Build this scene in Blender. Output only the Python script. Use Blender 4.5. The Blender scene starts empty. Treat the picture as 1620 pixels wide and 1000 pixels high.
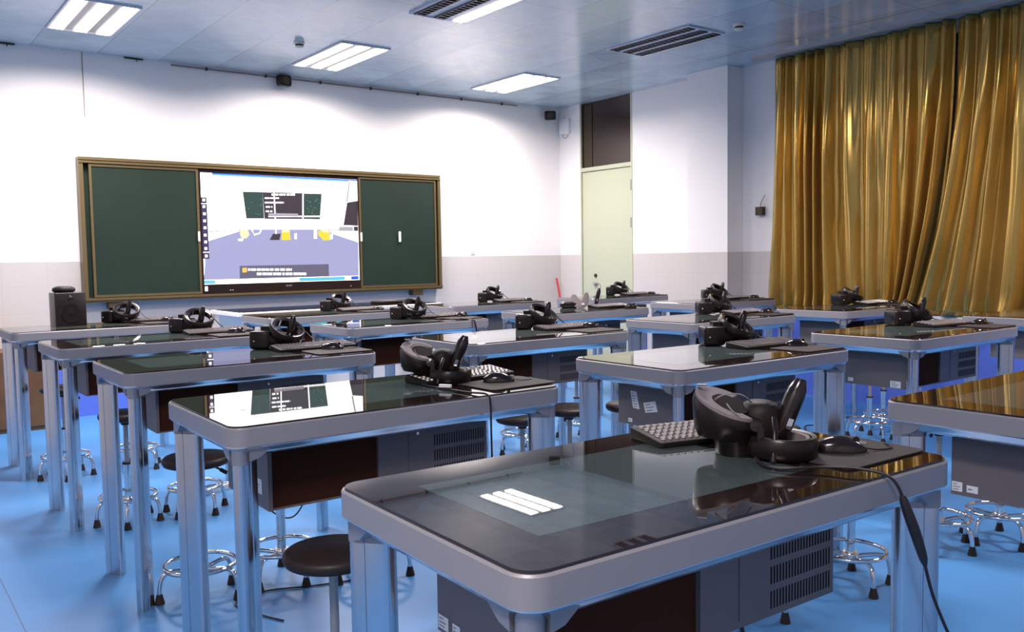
import bpy, bmesh, math, random
from mathutils import Vector, Matrix
random.seed(11)
R = math.radians
C = bpy.context.scene.collection
SC = bpy.context.scene
S = 4.0 / 3.0                     # all lengths below are in units of 1.333 m
CAM = {'f': 1373.8927294581067, 'rows': [[0.795409, -0.605874, -0.015552], [0.052591, 0.043433, 0.997671], [0.603787, 0.794374, -0.06641]], 'h': 1.1549}

# ------------------------------------------------------------------ camera
cd = bpy.data.cameras.new('camera'); cam = bpy.data.objects.new('camera', cd); C.objects.link(cam)
rr_, uu_, ff_ = [Vector(v) for v in CAM['rows']]
m3 = Matrix((rr_, uu_, -ff_)).transposed()
cam.matrix_world = Matrix.Translation(Vector((0, 0, CAM['h'])) * S) @ m3.to_4x4()
cd.sensor_fit = 'HORIZONTAL'; cd.sensor_width = 36.0
cd.lens = CAM['f'] / 1620.0 * 36.0
cd.clip_start = 0.02; cd.clip_end = 100
SC.camera = cam

# ------------------------------------------------------------------ view, world
SC.view_settings.view_transform = 'Standard'
SC.view_settings.look = 'None'
SC.view_settings.exposure = 0.25
SC.view_settings.gamma = 1.0
SC.view_settings.use_curve_mapping = False
SC.cycles.max_bounces = 10
SC.cycles.diffuse_bounces = 6
SC.cycles.glossy_bounces = 5
SC.cycles.sample_clamp_indirect = 6.0
SC.cycles.caustics_reflective = False
SC.cycles.caustics_refractive = False
SC.cycles.blur_glossy = 0.5
wd = bpy.data.worlds.new('world'); SC.world = wd; wd.use_nodes = True
wd.node_tree.nodes['Background'].inputs[0].default_value = (0.5, 0.5, 0.55, 1)
wd.node_tree.nodes['Background'].inputs[1].default_value = 0.02

XW, YW, HC = 6.18, 7.235, 2.755
XL, YB = -1.1, -1.7
BAR_WATT = 30.0
BAR_COL = (1.0, 0.90, 0.86)

# ceiling troffers: x0, x1, y0, y1, which of the three bars are lit
TROFFERS = [
    (1.13, 1.54, 5.79, 6.60, (1, 1, 1), 'recessed ceiling light with three lit tubes, nearest the left edge'),
    (2.94, 3.35, 5.87, 6.77, (1, 1, 1), 'recessed ceiling light with three lit tubes, middle one above the chalkboard'),
    (4.72, 5.13, 5.98, 6.80, (1, 1, 1), 'recessed ceiling light with three lit tubes, farthest right near the door'),
    (2.97, 3.40, 4.12, 4.96, (0, 0, 1), 'recessed ceiling light with only one tube lit, at the top edge'),
    (4.73, 5.12, 4.14, 4.97, (0, 0, 0), 'unlit recessed ceiling light with three dark louvred slots'),
]
# added unseen fixtures of the same model; lit ones brighten the near tables
for _x, _y, _on, _l in ((1.35, 4.55, 1, 'left of the one-tube fixture, outside the view'), (1.35, 2.8, 0, 'over the left tables, outside the view'), (3.15, 2.8, 1, 'over the middle tables, outside the view'),
                    (4.93, 2.6, 0, 'over the right tables, outside the view'), (-.45, .2, 1, 'near the left wall, outside the view'), (4.93, 1.0, 1, 'over the right nearest table, outside the view')):
    TROFFERS.append((_x - .205, _x + .205, _y - .42, _y + .42, (_on,) * 3, 'added recessed ceiling light ' + _l))
def bar_rects(t):
    x0, x1, y0, y1 = t[:4]
    w = (x1 - x0); bw = w * 0.19
    if not all(t[4]): bw = w * 0.15
    return [(x0 + w * c - bw / 2, x0 + w * c + bw / 2, y0 + .02, y1 - .02) for c in (0.15, 0.5, 0.85)]
LAMPS = []
for t in TROFFERS:
    for on, (a, b, c, d) in zip(t[4], bar_rects(t)):
        if on:
            ld = bpy.data.lights.new('tube_light', 'AREA'); ld.shape = 'RECTANGLE'
            ld.size = (b - a) * S; ld.size_y = (d - c) * S
            ld.energy = BAR_WATT; ld.color = BAR_COL; ld.spread = R(162)
            lo = bpy.data.objects.new('tube_light', ld); C.objects.link(lo)
            lo.location = Vector(((a + b) / 2, (c + d) / 2, HC - 0.016)) * S

# ------------------------------------------------------------------ materials
def lin(c):
    return tuple(((v / 255.0) / 12.92 if v / 255.0 <= 0.04045 else ((v / 255.0 + 0.055) / 1.055) ** 2.4) for v in c)
def mat(name, col, rough=0.5, metal=0.0, ior=1.45, emit=None, estr=0.0, coat=0.0, bump=None, spec=None, var=0.0, vscale=6.0, trans=0.0):
    m = bpy.data.materials.new(name); m.use_nodes = True
    nt = m.node_tree; b = nt.nodes['Principled BSDF']
    b.inputs['Base Color'].default_value = (*col, 1)
    b.inputs['Roughness'].default_value = rough
    b.inputs['Metallic'].default_value = metal
    b.inputs['IOR'].default_value = ior
    b.inputs['Coat Weight'].default_value = coat
    if spec is not None: b.inputs['Specular IOR Level'].default_value = spec
    if trans: b.inputs['Transmission Weight'].default_value = trans
    if emit:
        b.inputs['Emission Color'].default_value = (*emit, 1); b.inputs['Emission Strength'].default_value = estr
    tc = nt.nodes.new('ShaderNodeTexCoord')
    nz = nt.nodes.new('ShaderNodeTexNoise'); nz.inputs['Scale'].default_value = vscale; nz.inputs['Detail'].default_value = 4
    nt.links.new(tc.outputs['Object'], nz.inputs['Vector'])
    if var:
        mx = nt.nodes.new('ShaderNodeMix'); mx.data_type = 'RGBA'; mx.blend_type = 'MULTIPLY'
        mx.inputs['Factor'].default_value = 1.0
        mx.inputs[6].default_value = (*col, 1)
        rp = nt.nodes.new('ShaderNodeMapRange'); rp.inputs['From Min'].default_value = .3; rp.inputs['From Max'].default_value = .7
        rp.inputs['To Min'].default_value = 1 - var; rp.inputs['To Max'].default_value = 1 + var
        nt.links.new(nz.outputs['Fac'], rp.inputs['Value'])
        nt.links.new(rp.outputs['Result'], mx.inputs[7])
        nt.links.new(mx.outputs[2], b.inputs['Base Color'])
    if bump:
        n2 = nt.nodes.new('ShaderNodeTexNoise'); n2.inputs['Scale'].default_value = bump[0]; n2.inputs['Detail'].default_value = 3
        bp = nt.nodes.new('ShaderNodeBump'); bp.inputs['Strength'].default_value = bump[1]; bp.inputs['Distance'].default_value = 0.01
        nt.links.new(tc.outputs['Object'], n2.inputs['Vector'])
        nt.links.new(n2.outputs['Fac'], bp.inputs['Height']); nt.links.new(bp.outputs['Normal'], b.inputs['Normal'])
    return m
M = {}
M['floor'] = mat('blue_vinyl', (0.066, 0.25, 0.57), 0.36, 0, 1.5, var=0.05, vscale=1.3, bump=(60, .03))
M['ceil'] = mat('ceiling_panel', (0.60, 0.64, 0.70), 0.22, 0, 1.55)
M['white'] = mat('white_paint', (0.86, 0.84, 0.82), 0.45)
M['skirt'] = mat('blue_skirting', (0.10, 0.17, 0.62), 0.4)
M['alu'] = mat('brushed_aluminium', (0.64, 0.64, 0.67), 0.22, 1.0, var=.03, vscale=20)
M['bracket'] = mat('grey_cast_bracket', (0.30, 0.29, 0.31), 0.35, 0.5)
M['rail'] = mat('bright_rail', (0.88, 0.88, 0.90), 0.2, 1.0)
M['frame'] = mat('grey_powder_coat', (0.285, 0.27, 0.285), 0.42, 0.2)
M['glass'] = mat('black_glass', (0.018, 0.010, 0.009), 0.02, 0, 1.85)
M['lcd'] = mat('display_glass', (0.058, 0.075, 0.075), 0.012, 0, 1.85)
M['cab'] = mat('dark_grey_steel', (0.155, 0.135, 0.14), 0.45, 0.0)
M['recess'] = mat('brown_black_panel', (0.050, 0.018, 0.011), 0.8, spec=.08)
M['vent'] = mat('vent_dark', (0.022, 0.018, 0.020), 0.9, spec=.1)
M['black'] = mat('black_plastic', (0.010, 0.006, 0.0055), 0.30, 0, 1.45, spec=.4)
M['blackm'] = mat('matte_black_plastic', (0.014, 0.009, 0.008), 0.55, spec=.3)
M['gloss'] = mat('glossy_black_plastic', (0.014, 0.008, 0.0075), 0.15, 0, 1.5)
M['fabric'] = mat('grey_foam', (0.20, 0.17, 0.175), 0.7, bump=(300, .2))
M['pad'] = mat('mouse_pad_cloth', (0.027, 0.020, 0.020), 0.75, bump=(400, .2))
M['key'] = mat('key_caps', (0.20, 0.17, 0.17), 0.25, 0, 1.7)
M['label'] = mat('paper_label', (0.80, 0.80, 0.80), 0.6)
M['print'] = mat('label_print', (0.22, 0.22, 0.26), 0.6)
M['chrome'] = mat('chrome', (0.82, 0.80, 0.80), 0.07, 1.0)
M['seat'] = mat('brown_black_vinyl', (0.024, 0.015, 0.013), 0.45, spec=.35, bump=(80, .1))
M['rubber'] = mat('dark_brown_rubber', (0.03, 0.017, 0.014), 0.7)
M['green'] = mat('chalkboard_green', (0.011, 0.024, 0.016), 0.6, spec=.25, var=.1, vscale=3)
M['bronze'] = mat('bronze_frame', (0.16, 0.115, 0.055), 0.42, 0.6)
M['bronzed'] = mat('dark_bronze', (0.050, 0.036, 0.022), 0.45, 0.4)
M['door'] = mat('cream_green_door', (0.46, 0.48, 0.345), 0.5)
M['darkglass'] = mat('dark_window_glass', (0.035, 0.022, 0.018), 0.08, 0, 1.45)
M['wood'] = mat('brown_wood', (0.13, 0.062, 0.024), 0.5, var=.25, vscale=4)
M['curt'] = mat('gold_satin', (0.54, 0.345, 0.092), 0.19, 0.74, bump=(12, .05), var=.06, vscale=2)
M['red'] = mat('red_paint', (0.50, 0.03, 0.035), 0.4)
M['chalk'] = mat('chalk', (0.8, 0.8, 0.78), 0.8)
M['yellow'] = mat('cream_plastic', (0.75, 0.70, 0.58), 0.5)
M['trim'] = mat('grey_metal_trim', (0.36, 0.34, 0.34), 0.4, 0.5)
M['pipe'] = mat('brown_conduit', (0.26, 0.20, 0.17), 0.5)
M['cable'] = mat('black_cable', (0.014, 0.010, 0.012), 0.4)
M['cableg'] = mat('grey_cable', (0.20, 0.17, 0.16), 0.4)
M['reflector'] = mat('lamp_reflector', (0.34, 0.33, 0.33), 0.4, 0.2)
M['tray'] = mat('white_tray', (0.72, 0.70, 0.72), 0.4)
M['louvre'] = mat('dark_louvre', (0.10, 0.09, 0.10), 0.35, 0.5)
M['lamp'] = mat('lit_tube', (0.9, 0.9, 0.9), 0.5, emit=(1.0, 0.90, 0.86), estr=5.0)

def wall_material(name, zsplit, skirt_h, tile=True):
    """painted upper wall, cream tiled dado below zsplit with thin joints"""
    m = mat(name, (0.86, 0.84, 0.83), 0.5)
    nt = m.node_tree; b = nt.nodes['Principled BSDF']
    tc = nt.nodes['Texture Coordinate'] if 'Texture Coordinate' in nt.nodes else nt.nodes.new('ShaderNodeTexCoord')
    sp = nt.nodes.new('ShaderNodeSeparateXYZ'); nt.links.new(tc.outputs['Object'], sp.inputs[0])
    def step(v, edge):
        g = nt.nodes.new('ShaderNodeMath'); g.operation = 'GREATER_THAN'; g.inputs[1].default_value = edge
        nt.links.new(v, g.inputs[0]); return g.outputs[0]
    def mix(f, a, bb):
        x = nt.nodes.new('ShaderNodeMix'); x.data_type = 'RGBA'
        nt.links.new(f, x.inputs['Factor'])
        for i, v in ((6, a), (7, bb)):
            if isinstance(v, tuple): x.inputs[i].default_value = (*v, 1)
            else: nt.links.new(v, x.inputs[i])
        return x.outputs[2]
    up = step(sp.outputs['Z'], zsplit * S)
    # tile joints on the dado
    ad = nt.nodes.new('ShaderNodeMath'); ad.operation = 'ADD'
    nt.links.new(sp.outputs['X'], ad.inputs[0]); nt.links.new(sp.outputs['Y'], ad.inputs[1])
    def joint(v, pitch, w):
        a = nt.nodes.new('ShaderNodeMath'); a.operation = 'DIVIDE'; a.inputs[1].default_value = pitch; nt.links.new(v, a.inputs[0])
        f = nt.nodes.new('ShaderNodeMath'); f.operation = 'FRACT'; nt.links.new(a.outputs[0], f.inputs[0])
        g = nt.nodes.new('ShaderNodeMath'); g.operation = 'LESS_THAN'; g.inputs[1].default_value = w; nt.links.new(f.outputs[0], g.inputs[0])
        return g.outputs[0]
    j = nt.nodes.new('ShaderNodeMath'); j.operation = 'MAXIMUM'
    nt.links.new(joint(ad.outputs[0], .30 * S, .012), j.inputs[0]); nt.links.new(joint(sp.outputs['Z'], .2 * S, .018), j.inputs[1])
    dado = mix(j.outputs[0], (0.56, 0.515, 0.49), (0.50, 0.46, 0.435))
    col = mix(up, dado, (0.80, 0.77, 0.76))
    nt.links.new(col, b.inputs['Base Color'])
    rg = nt.nodes.new('ShaderNodeMapRange'); rg.inputs['To Min'].default_value = 0.28; rg.inputs['To Max'].default_value = 0.6
    nt.links.new(up, rg.inputs['Value']); nt.links.new(rg.outputs['Result'], b.inputs['Roughness'])
    return m
M['wall'] = wall_material('wall_paint_and_tile', 1.18, 0.42)

def ceiling_material():
    m = M['ceil']; nt = m.node_tree; b = nt.nodes['Principled BSDF']
    tc = nt.nodes['Texture Coordinate']
    sp = nt.nodes.new('ShaderNodeSeparateXYZ'); nt.links.new(tc.outputs['Object'], sp.inputs[0])
    def frac(v, off):
        a = nt.nodes.new('ShaderNodeMath'); a.operation = 'MULTIPLY_ADD'; a.inputs[1].default_value = 1 / (.45 * S); a.inputs[2].default_value = off
        nt.links.new(v, a.inputs[0])
        f = nt.nodes.new('ShaderNodeMath'); f.operation = 'FRACT'; nt.links.new(a.outputs[0], f.inputs[0]); return f.outputs[0]
    fx = frac(sp.outputs['X'], .5); fy = frac(sp.outputs['Y'], .33)
    def op(o, a, c):
        n = nt.nodes.new('ShaderNodeMath'); n.operation = o
        for i, v in enumerate((a, c)):
            if isinstance(v, (int, float)): n.inputs[i].default_value = v
            else: nt.links.new(v, n.inputs[i])
        return n.outputs[0]
    line = op('MAXIMUM', op('LESS_THAN', fx, .012), op('LESS_THAN', fy, .012))
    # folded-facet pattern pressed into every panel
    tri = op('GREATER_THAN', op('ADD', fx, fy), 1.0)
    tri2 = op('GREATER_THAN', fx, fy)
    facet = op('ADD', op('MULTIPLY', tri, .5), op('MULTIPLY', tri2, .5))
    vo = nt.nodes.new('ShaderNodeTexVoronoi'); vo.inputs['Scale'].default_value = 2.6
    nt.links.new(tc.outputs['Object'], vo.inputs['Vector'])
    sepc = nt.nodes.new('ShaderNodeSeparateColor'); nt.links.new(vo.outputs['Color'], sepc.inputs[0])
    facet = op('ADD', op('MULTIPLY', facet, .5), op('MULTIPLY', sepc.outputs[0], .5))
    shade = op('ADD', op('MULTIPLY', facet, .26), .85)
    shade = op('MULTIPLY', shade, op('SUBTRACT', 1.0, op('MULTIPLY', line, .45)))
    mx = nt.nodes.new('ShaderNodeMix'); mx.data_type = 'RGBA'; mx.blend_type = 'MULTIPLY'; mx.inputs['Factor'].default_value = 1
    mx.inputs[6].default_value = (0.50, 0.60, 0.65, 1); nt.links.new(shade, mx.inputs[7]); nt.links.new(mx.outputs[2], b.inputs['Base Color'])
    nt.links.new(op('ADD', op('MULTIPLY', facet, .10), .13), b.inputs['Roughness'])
ceiling_material()

def floor_seams():
    m = M['floor']; nt = m.node_tree; b = nt.nodes['Principled BSDF']
    tc = nt.nodes['Texture Coordinate']
    sp = nt.nodes.new('ShaderNodeSeparateXYZ'); nt.links.new(tc.outputs['Object'], sp.inputs[0])
    a = nt.nodes.new('ShaderNodeMath'); a.operation = 'MULTIPLY_ADD'; a.inputs[1].default_value = 1 / (1.5 * S); a.inputs[2].default_value = 1 - .382 / 1.5 + .0006
    nt.links.new(sp.outputs['X'], a.inputs[0])
    f = nt.nodes.new('ShaderNodeMath'); f.operation = 'FRACT'; nt.links.new(a.outputs[0], f.inputs[0])
    g = nt.nodes.new('ShaderNodeMath'); g.operation = 'LESS_THAN'; g.inputs[1].default_value = .002; nt.links.new(f.outputs[0], g.inputs[0])
    src = b.inputs['Base Color'].links[0].from_socket
    mx = nt.nodes.new('ShaderNodeMix'); mx.data_type = 'RGBA'; nt.links.new(g.outputs[0], mx.inputs['Factor'])
    nt.links.new(src, mx.inputs[6]); mx.inputs[7].default_value = (0.03, 0.08, 0.2, 1)
    nt.links.new(mx.outputs[2], b.inputs['Base Color'])
floor_seams()

# ------------------------------------------------------------------ object helpers
def obj(name, bm, m, parent=None, smooth=None, loc=None):
    me = bpy.data.meshes.new(name)
    bmesh.ops.recalc_face_normals(bm, faces=bm.faces)
    for v in bm.verts: v.co *= S
    bm.to_mesh(me); bm.free()
    ms = m if isinstance(m, (list, tuple)) else [m]
    for x in ms: me.materials.append(M[x] if isinstance(x, str) else x)
    if smooth is not None:
        for p in me.polygons: p.use_smooth = True
        me.set_sharp_from_angle(angle=R(smooth))
    o = bpy.data.objects.new(name, me); C.objects.link(o)
    if parent: o.parent = parent
    if loc: o.location = Vector(loc) * S
    return o
def tag(o, label, cat, group=None, kind=None):
    if label: o['label'] = label
    if cat: o['category'] = cat
    if group: o['group'] = group
    if kind: o['kind'] = kind
    return o
def struct(name, bm, m, label=None, cat=None, **k):
    o = obj(name, bm, m, **k); o['kind'] = 'structure'
    if label: o['label'] = label
    if cat: o['category'] = cat
    return o
def thing(name, loc=(0, 0, 0), rotz=0.0):
    o = bpy.data.objects.new(name, None); C.objects.link(o)
    o.location = Vector(loc) * S; o.rotation_euler = (0, 0, rotz); o.empty_display_size = .1
    return o
def dup(o, parent=None):
    c = o.copy(); C.objects.link(c)
    if parent: c.parent = parent
    for ch in [x for x in KIDS.get(o.name, [])]: dup(ch, c)
    return c
KIDS = {}
def index_kids(root):
    ks = [x for x in bpy.data.objects if x.parent == root]
    KIDS[root.name] = ks
    for k in ks: index_kids(k)

def BM(): return bmesh.new()
def box(bm, x0, x1, y0, y1, z0, z1, rot=None, mi=0):
    vs = [Vector((x, y, z)) for x in (x0, x1) for y in (y0, y1) for z in (z0, z1)]
    if rot: vs = [rot @ v for v in vs]
    v = [bm.verts.new(p) for p in vs]
    for f in ((0, 1, 3, 2), (4, 6, 7, 5), (0, 4, 5, 1), (2, 3, 7, 6), (0, 2, 6, 4), (1, 5, 7, 3)):
        fc = bm.faces.new([v[i] for i in f]); fc.material_index = mi
def loft(bm, loops, closed_profile=False, cap=True, mi=0):
    L = [[bm.verts.new(p) for p in lp] for lp in loops]
    n = len(L[0]); rng = range(len(L) if closed_profile else len(L) - 1)
    for i in rng:
        a, b = L[i], L[(i + 1) % len(L)]
        for k in range(n):
            f = bm.faces.new((a[k], a[(k + 1) % n], b[(k + 1) % n], b[k])); f.material_index = mi
    if cap and not closed_profile:
        bm.faces.new(L[0][::-1]).material_index = mi; bm.faces.new(L[-1]).material_index = mi
def rrect(w, d, r, n=6, cx=0, cy=0):
    r = min(r, w / 2 - 1e-4, d / 2 - 1e-4); pts = []
    for sx, sy, a0 in ((1, 1, 0), (-1, 1, 90), (-1, -1, 180), (1, -1, 270)):
        for i in range(n + 1):
            a = R(a0 + 90 * i / n)
            pts.append((cx + sx * (w / 2 - r) + r * math.cos(a), cy + sy * (d / 2 - r) + r * math.sin(a)))
    return pts
def rr_loft(bm, w, d, r, prof, closed=False, mi=0, cx=0, cy=0, n=6):
    loft(bm, [[(x, y, z) for x, y in rrect(w - 2 * i, d - 2 * i, max(r - i, .004), n, cx, cy)] for i, z in prof], closed, True, mi)
def lathe(bm, prof, n=24, c=(0, 0, 0), rot=None, mi=0, sx=1, sy=1):
    loops = []
    for r, z in prof:
        lp = []
        for k in range(n):
            a = 2 * math.pi * k / n; p = Vector((r * sx * math.cos(a), r * sy * math.sin(a), z))
            if rot: p = rot @ p
            lp.append(p + Vector(c))
        loops.append(lp)
    loft(bm, loops, mi=mi)
def tube(bm, pts, r, n=8, closed=False, mi=0, radii=None):
    pts = [Vector(p) for p in pts]; loops = []; N = len(pts); up = None
    for i, p in enumerate(pts):
        if closed: t = pts[(i + 1) % N] - pts[i - 1]
        else: t = pts[min(i + 1, N - 1)] - pts[max(i - 1, 0)]
        t.normalize()
        if up is None:
            up = Vector((0, 0, 1)) if abs(t.z) < .9 else Vector((1, 0, 0))
        s = t.cross(up); s.normalize(); up = s.cross(t); up.normalize()
        rad = radii[i] if radii else r
        loops.append([p + s * (rad * math.cos(2 * math.pi * k / n)) + up * (rad * math.sin(2 * math.pi * k / n)) for k in range(n)])
    loft(bm, loops, closed_profile=closed, mi=mi)
def spline(pts, per=6):
    P = [Vector(p) for p in pts]; out = []
    for i in range(len(P) - 1):
        a, b, c, d = P[max(i - 1, 0)], P[i], P[i + 1], P[min(i + 2, len(P) - 1)]
        for k in range(per):
            t = k / per
            out.append(.5 * ((2 * b) + (c - a) * t + (2 * a - 5 * b + 4 * c - d) * t * t + (3 * b - a - 3 * c + d) * t ** 3))
    out.append(P[-1]); return out

# ================================================================== ROOM
bm = BM(); box(bm, XL, XW + .2, YB, YW + .2, -.1, 0); struct('floor', bm, 'floor', 'glossy blue vinyl floor', 'floor')
bm = BM(); box(bm, XL - .1, XW + .2, YB - .1, YW + .2, HC, HC + .1); struct('ceiling', bm, 'ceil', 'bluish grey metal panel ceiling with pressed facets', 'ceiling')
bm = BM(); box(bm, XL, XW + .15, YW, YW + .15, 0, HC); struct('wall_front', bm, 'wall', 'white front wall with cream tiled lower half', 'wall')
bm = BM(); box(bm, XL - .15, XL, YB, YW + .15, 0, HC); struct('wall_left', bm, 'wall')
bm = BM(); box(bm, XL - .15, XW + .15, YB - .15, YB, 0, HC); struct('wall_back', bm, 'wall')
DY0, DY1, DZ, TZ = 6.136, 6.90, 2.045, 2.085
bm = BM()
box(bm, XW, XW + .15, YB, DY0, 0, HC); box(bm, XW, XW + .15, DY1, YW, 0, HC)
struct('wall_right', bm, 'wall', 'white right wall with cream tiled lower half', 'wall')
bm = BM(); box(bm, 5.975, XW - .002, 4.805, 5.25, 0, HC - .002); struct('wall_column', bm, 'wall', 'white pilaster projecting from the wall beside the gold curtain', 'column')
bm = BM(); box(bm, XL + .01, XW - .01, YW - .012, YW, 0, .43); struct('baseboard_front', bm, 'skirt')
bm = BM(); box(bm, XW - .012, XW, YB, 4.80, 0, .66); struct('baseboard_shade_right', bm, 'skirt')  # skirting below; the blue above it paints the shade under the curtain
# door with transom
bm = BM()
for (y0, y1, z0, z1) in ((DY0, DY0 + .018, 0, HC - .003), (DY1 - .018, DY1, 0, HC - .003), (DY0 + .018, DY1 - .018, DZ, TZ)):
    box(bm, XW - .006, XW + .10, y0, y1, z0, z1)
dr = struct('door_1', bm, 'door', 'pale green door under a dark transom window', 'door')
bm = BM(); box(bm, XW + .01, XW + .04, DY0 + .021, DY1 - .021, .004, DZ - .004); obj('door_leaf', bm, 'door', dr)
bm = BM()
for z in (1.86, 1.49, .5): box(bm, XW - .012, XW + .008, DY0 + .010, DY0 + .024, z - .05, z + .05)
obj('hinge', bm, 'trim', dr)
bm = BM(); lathe(bm, [(.001, 0), (.022, 0), (.022, .006), (.010, .010), (.010, .014), (.018, .018), (.018, .026), (.012, .030), (.001, .031)], 16, (XW + .01, 6.685, .876), Matrix.Rotation(R(-90), 3, 'Y'))
obj('door_knob', bm, 'trim', dr, 40)
bm = BM(); lathe(bm, [(.001, 0), (.02, 0), (.018, .012), (.001, .014)], 16, (XW + .01, 6.685, .961), Matrix.Rotation(R(-90), 3, 'Y')); obj('lock', bm, 'bronzed', dr, 40)
bm = BM(); tube(bm, [(XW + .006, 6.640 + .026 * math.cos(2 * math.pi * k / 20), .852 + .026 * math.sin(2 * math.pi * k / 20)) for k in range(20)], .003, 6, True); obj('pull_ring', bm, 'trim', dr, 40)
bm = BM(); box(bm, XW + .02, XW + .03, DY0 + .02, DY1 - .02, TZ, HC - .004)
wn = struct('window_1', bm, 'darkglass', 'dark transom window above the pale green door', 'window')  # opaque pane coloured dark in place of the unlit corridor behind
bm = BM(); box(bm, XW + .008, XW + .019, DY0 + .03, DY0 + .02 + .012, TZ, HC - .01); box(bm, XW + .008, XW + .019, DY1 - .032, DY1 - .02, TZ, HC - .01); obj('window_frame', bm, 'bronzed', wn)
bm = BM(); box(bm, XW + .012, XW + .019, DY1 - .17, DY1 - .05, TZ + .01, HC - .03); obj('blind_strip', bm, 'bronzed', wn)
# window pelmet trim on the ceiling
bm = BM(); box(bm, 5.955, 5.975, YB, 4.55, HC - .022, HC); box(bm, 5.975, 6.0, YB, 4.55, HC - .012, HC); struct('trim_1', bm, 'trim')
bm = BM(); box(bm, 5.70, 5.706, YB, 4.80, HC - .004, HC); struct('trim_2', bm, 'trim')
# conduit along the top of the front wall
bm = BM(); tube(bm, [(2.12, YW - .012, HC - .022), (5.60, YW - .012, HC - .022)], .0065, 8); cn = obj('wall_conduit', bm, 'pipe', None, 40)
tag(cn, 'brown conduit pipe running along the top of the front wall', 'pipe')
bm = BM()
for x in (2.4, 2.9, 3.4, 3.9, 4.4, 4.9, 5.4): box(bm, x - .008, x + .008, YW - .022, YW, HC - .034, HC - .010)
obj('pipe_clip', bm, 'bronzed', cn)
bm = BM(); box(bm, 1.47, 1.476, YW - .004, YW, 2.27, HC - .002); tag(obj('cable_strip', bm, 'pipe'), 'thin brown vertical strip on the wall above the chalkboard', 'strip')
for i, x in enumerate((.98, 1.86)):
    bm = BM(); tube(bm, [(x, YW, HC - .012), (x, YW - .02, HC - .016), (x, YW - .022, HC - .03)], .004, 6); tube(bm, [(x - .09, YW - .008, HC - .008), (x + .05, YW - .008, HC - .008)], .006, 6)
    tag(obj('wall_hook', bm, 'bronzed'), ('small dark hook at the wall top, left of the thin brown strip', 'small dark hook at the wall top, right of the thin brown strip')[i], 'hook', 'wall hooks')
bm = BM(); box(bm, 4.985, 5.045, YW - .006, YW, 1.20, 1.245)
sk = obj('wall_socket', bm, 'white'); tag(sk, 'small white wall plate right of the chalkboard', 'socket')
bm = BM(); box(bm, 5.0, 5.03, YW - .008, YW - .006, 1.212, 1.217); obj('slot', bm, 'trim', sk)

# ================================================================== CEILING FIXTURES
for t in TROFFERS:
    x0, x1, y0, y1 = t[:4]
    rt = thing('ceiling_light', ((x0 + x1) / 2, (y0 + y1) / 2, HC)); tag(rt, t[5], 'ceiling light')
    cx, cy = (x0 + x1) / 2, (y0 + y1) / 2
    bm = BM()
    for (a, b, c, d) in ((x0, x1, y0, y0 + .012), (x0, x1, y1 - .012, y1), (x0, x0 + .01, y0 + .012, y1 - .012), (x1 - .01, x1, y0 + .012, y1 - .012)):
        box(bm, a - cx, b - cx, c - cy, d - cy, -.012, -.0005)
    obj('fixture_frame', bm, 'tray', rt)
    bm = BM(); box(bm, x0 + .01 - cx, x1 - .01 - cx, y0 + .012 - cy, y1 - .012 - cy, -.005, -.0005); obj('reflector_tray', bm, 'reflector' if all(t[4]) else 'tray', rt)
    for on, (a, b, c, d) in zip(t[4], bar_rects(t)):
        if on:
            bm = BM(); box(bm, a - cx, b - cx, c - cy, d - cy, -.014, -.006); obj('lit_tube', bm, 'lamp', rt)
        else:
            bm = BM()
            box(bm, a - cx, b - cx, c - cy, d - cy, -.0065, -.0055)
            n = 18
            for k in range(n):
                yy = c - cy + (d - c) * (k + .5) / n
                box(bm, a - cx, b - cx, yy - .004, yy + .004, -.016, -.0065)
            box(bm, a - cx - .004, a - cx, c - cy, d - cy, -.016, -.006); box(bm, b - cx, b - cx + .004, c - cy, d - cy, -.016, -.006)
            obj('louvre', bm, 'louvre', rt)
for (x, y, lab) in ((2.70, 6.07, 'round smoke detector on the ceiling left of the middle lit fixture'), (5.01, 3.93, 'round smoke detector on the ceiling beside the unlit fixture')):
    rt = thing('smoke_detector', (x, y, HC)); tag(rt, lab, 'smoke detector', 'smoke detectors')
    bm = BM(); lathe(bm, [(.001, 0), (.040, 0), (.040, -.012), (.034, -.018), (.001, -.018)], 24); obj('detector_base', bm, 'yellow', rt, 40)
    bm = BM(); lathe(bm, [(.001, -.018), (.030, -.018), (.030, -.030), (.001, -.031)], 24); obj('sensor_ring', bm, 'bronzed', rt, 40)
    bm = BM(); lathe(bm, [(.001, -.031), (.033, -.031), (.026, -.042), (.001, -.045)], 24); obj('detector_cap', bm, 'yellow', rt, 40)

# ================================================================== CHALKBOARD + DISPLAY
Y1 = YW - .10            # front plane of the chalkboard
BX0, BX1, BZ0, BZ1 = 1.394, 4.578, .868, 1.962
cb = thing('chalkboard', (0, 0, 0)); tag(cb, 'green sliding chalkboard with bronze frame on the front wall', 'chalkboard')
bm = BM(); box(bm, BX0 + .02, 2.27, YW - .045, YW - .004, BZ0 + .03, BZ1 - .03); obj('fixed_panel', bm, 'green', cb)
bm = BM(); box(bm, 3.706, BX1 - .02, YW - .045, YW - .004, BZ0 + .03, BZ1 - .03); obj('fixed_panel', bm, 'green', cb)
bm = BM()
box(bm, BX0, BX1, Y1, YW, BZ1 - .022, BZ1); box(bm, BX0, BX1, Y1 - .008, YW, BZ1 - .045, BZ1 - .030); box(bm, BX0, BX1, Y1 + .01, YW, BZ1 - .030, BZ1 - .022)
box(bm, BX0, BX1, Y1, YW, BZ0, BZ0 + .016); box(bm, BX0, BX1, Y1 - .012, YW, BZ0 + .016, BZ0 + .034)
box(bm, BX0, BX0 + .030, Y1, YW, BZ0 + .034, BZ1 - .045); box(bm, BX1 - .030, BX1, Y1, YW, BZ0 + .034, BZ1 - .045)
obj('board_frame', bm, 'bronze', cb)
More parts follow.
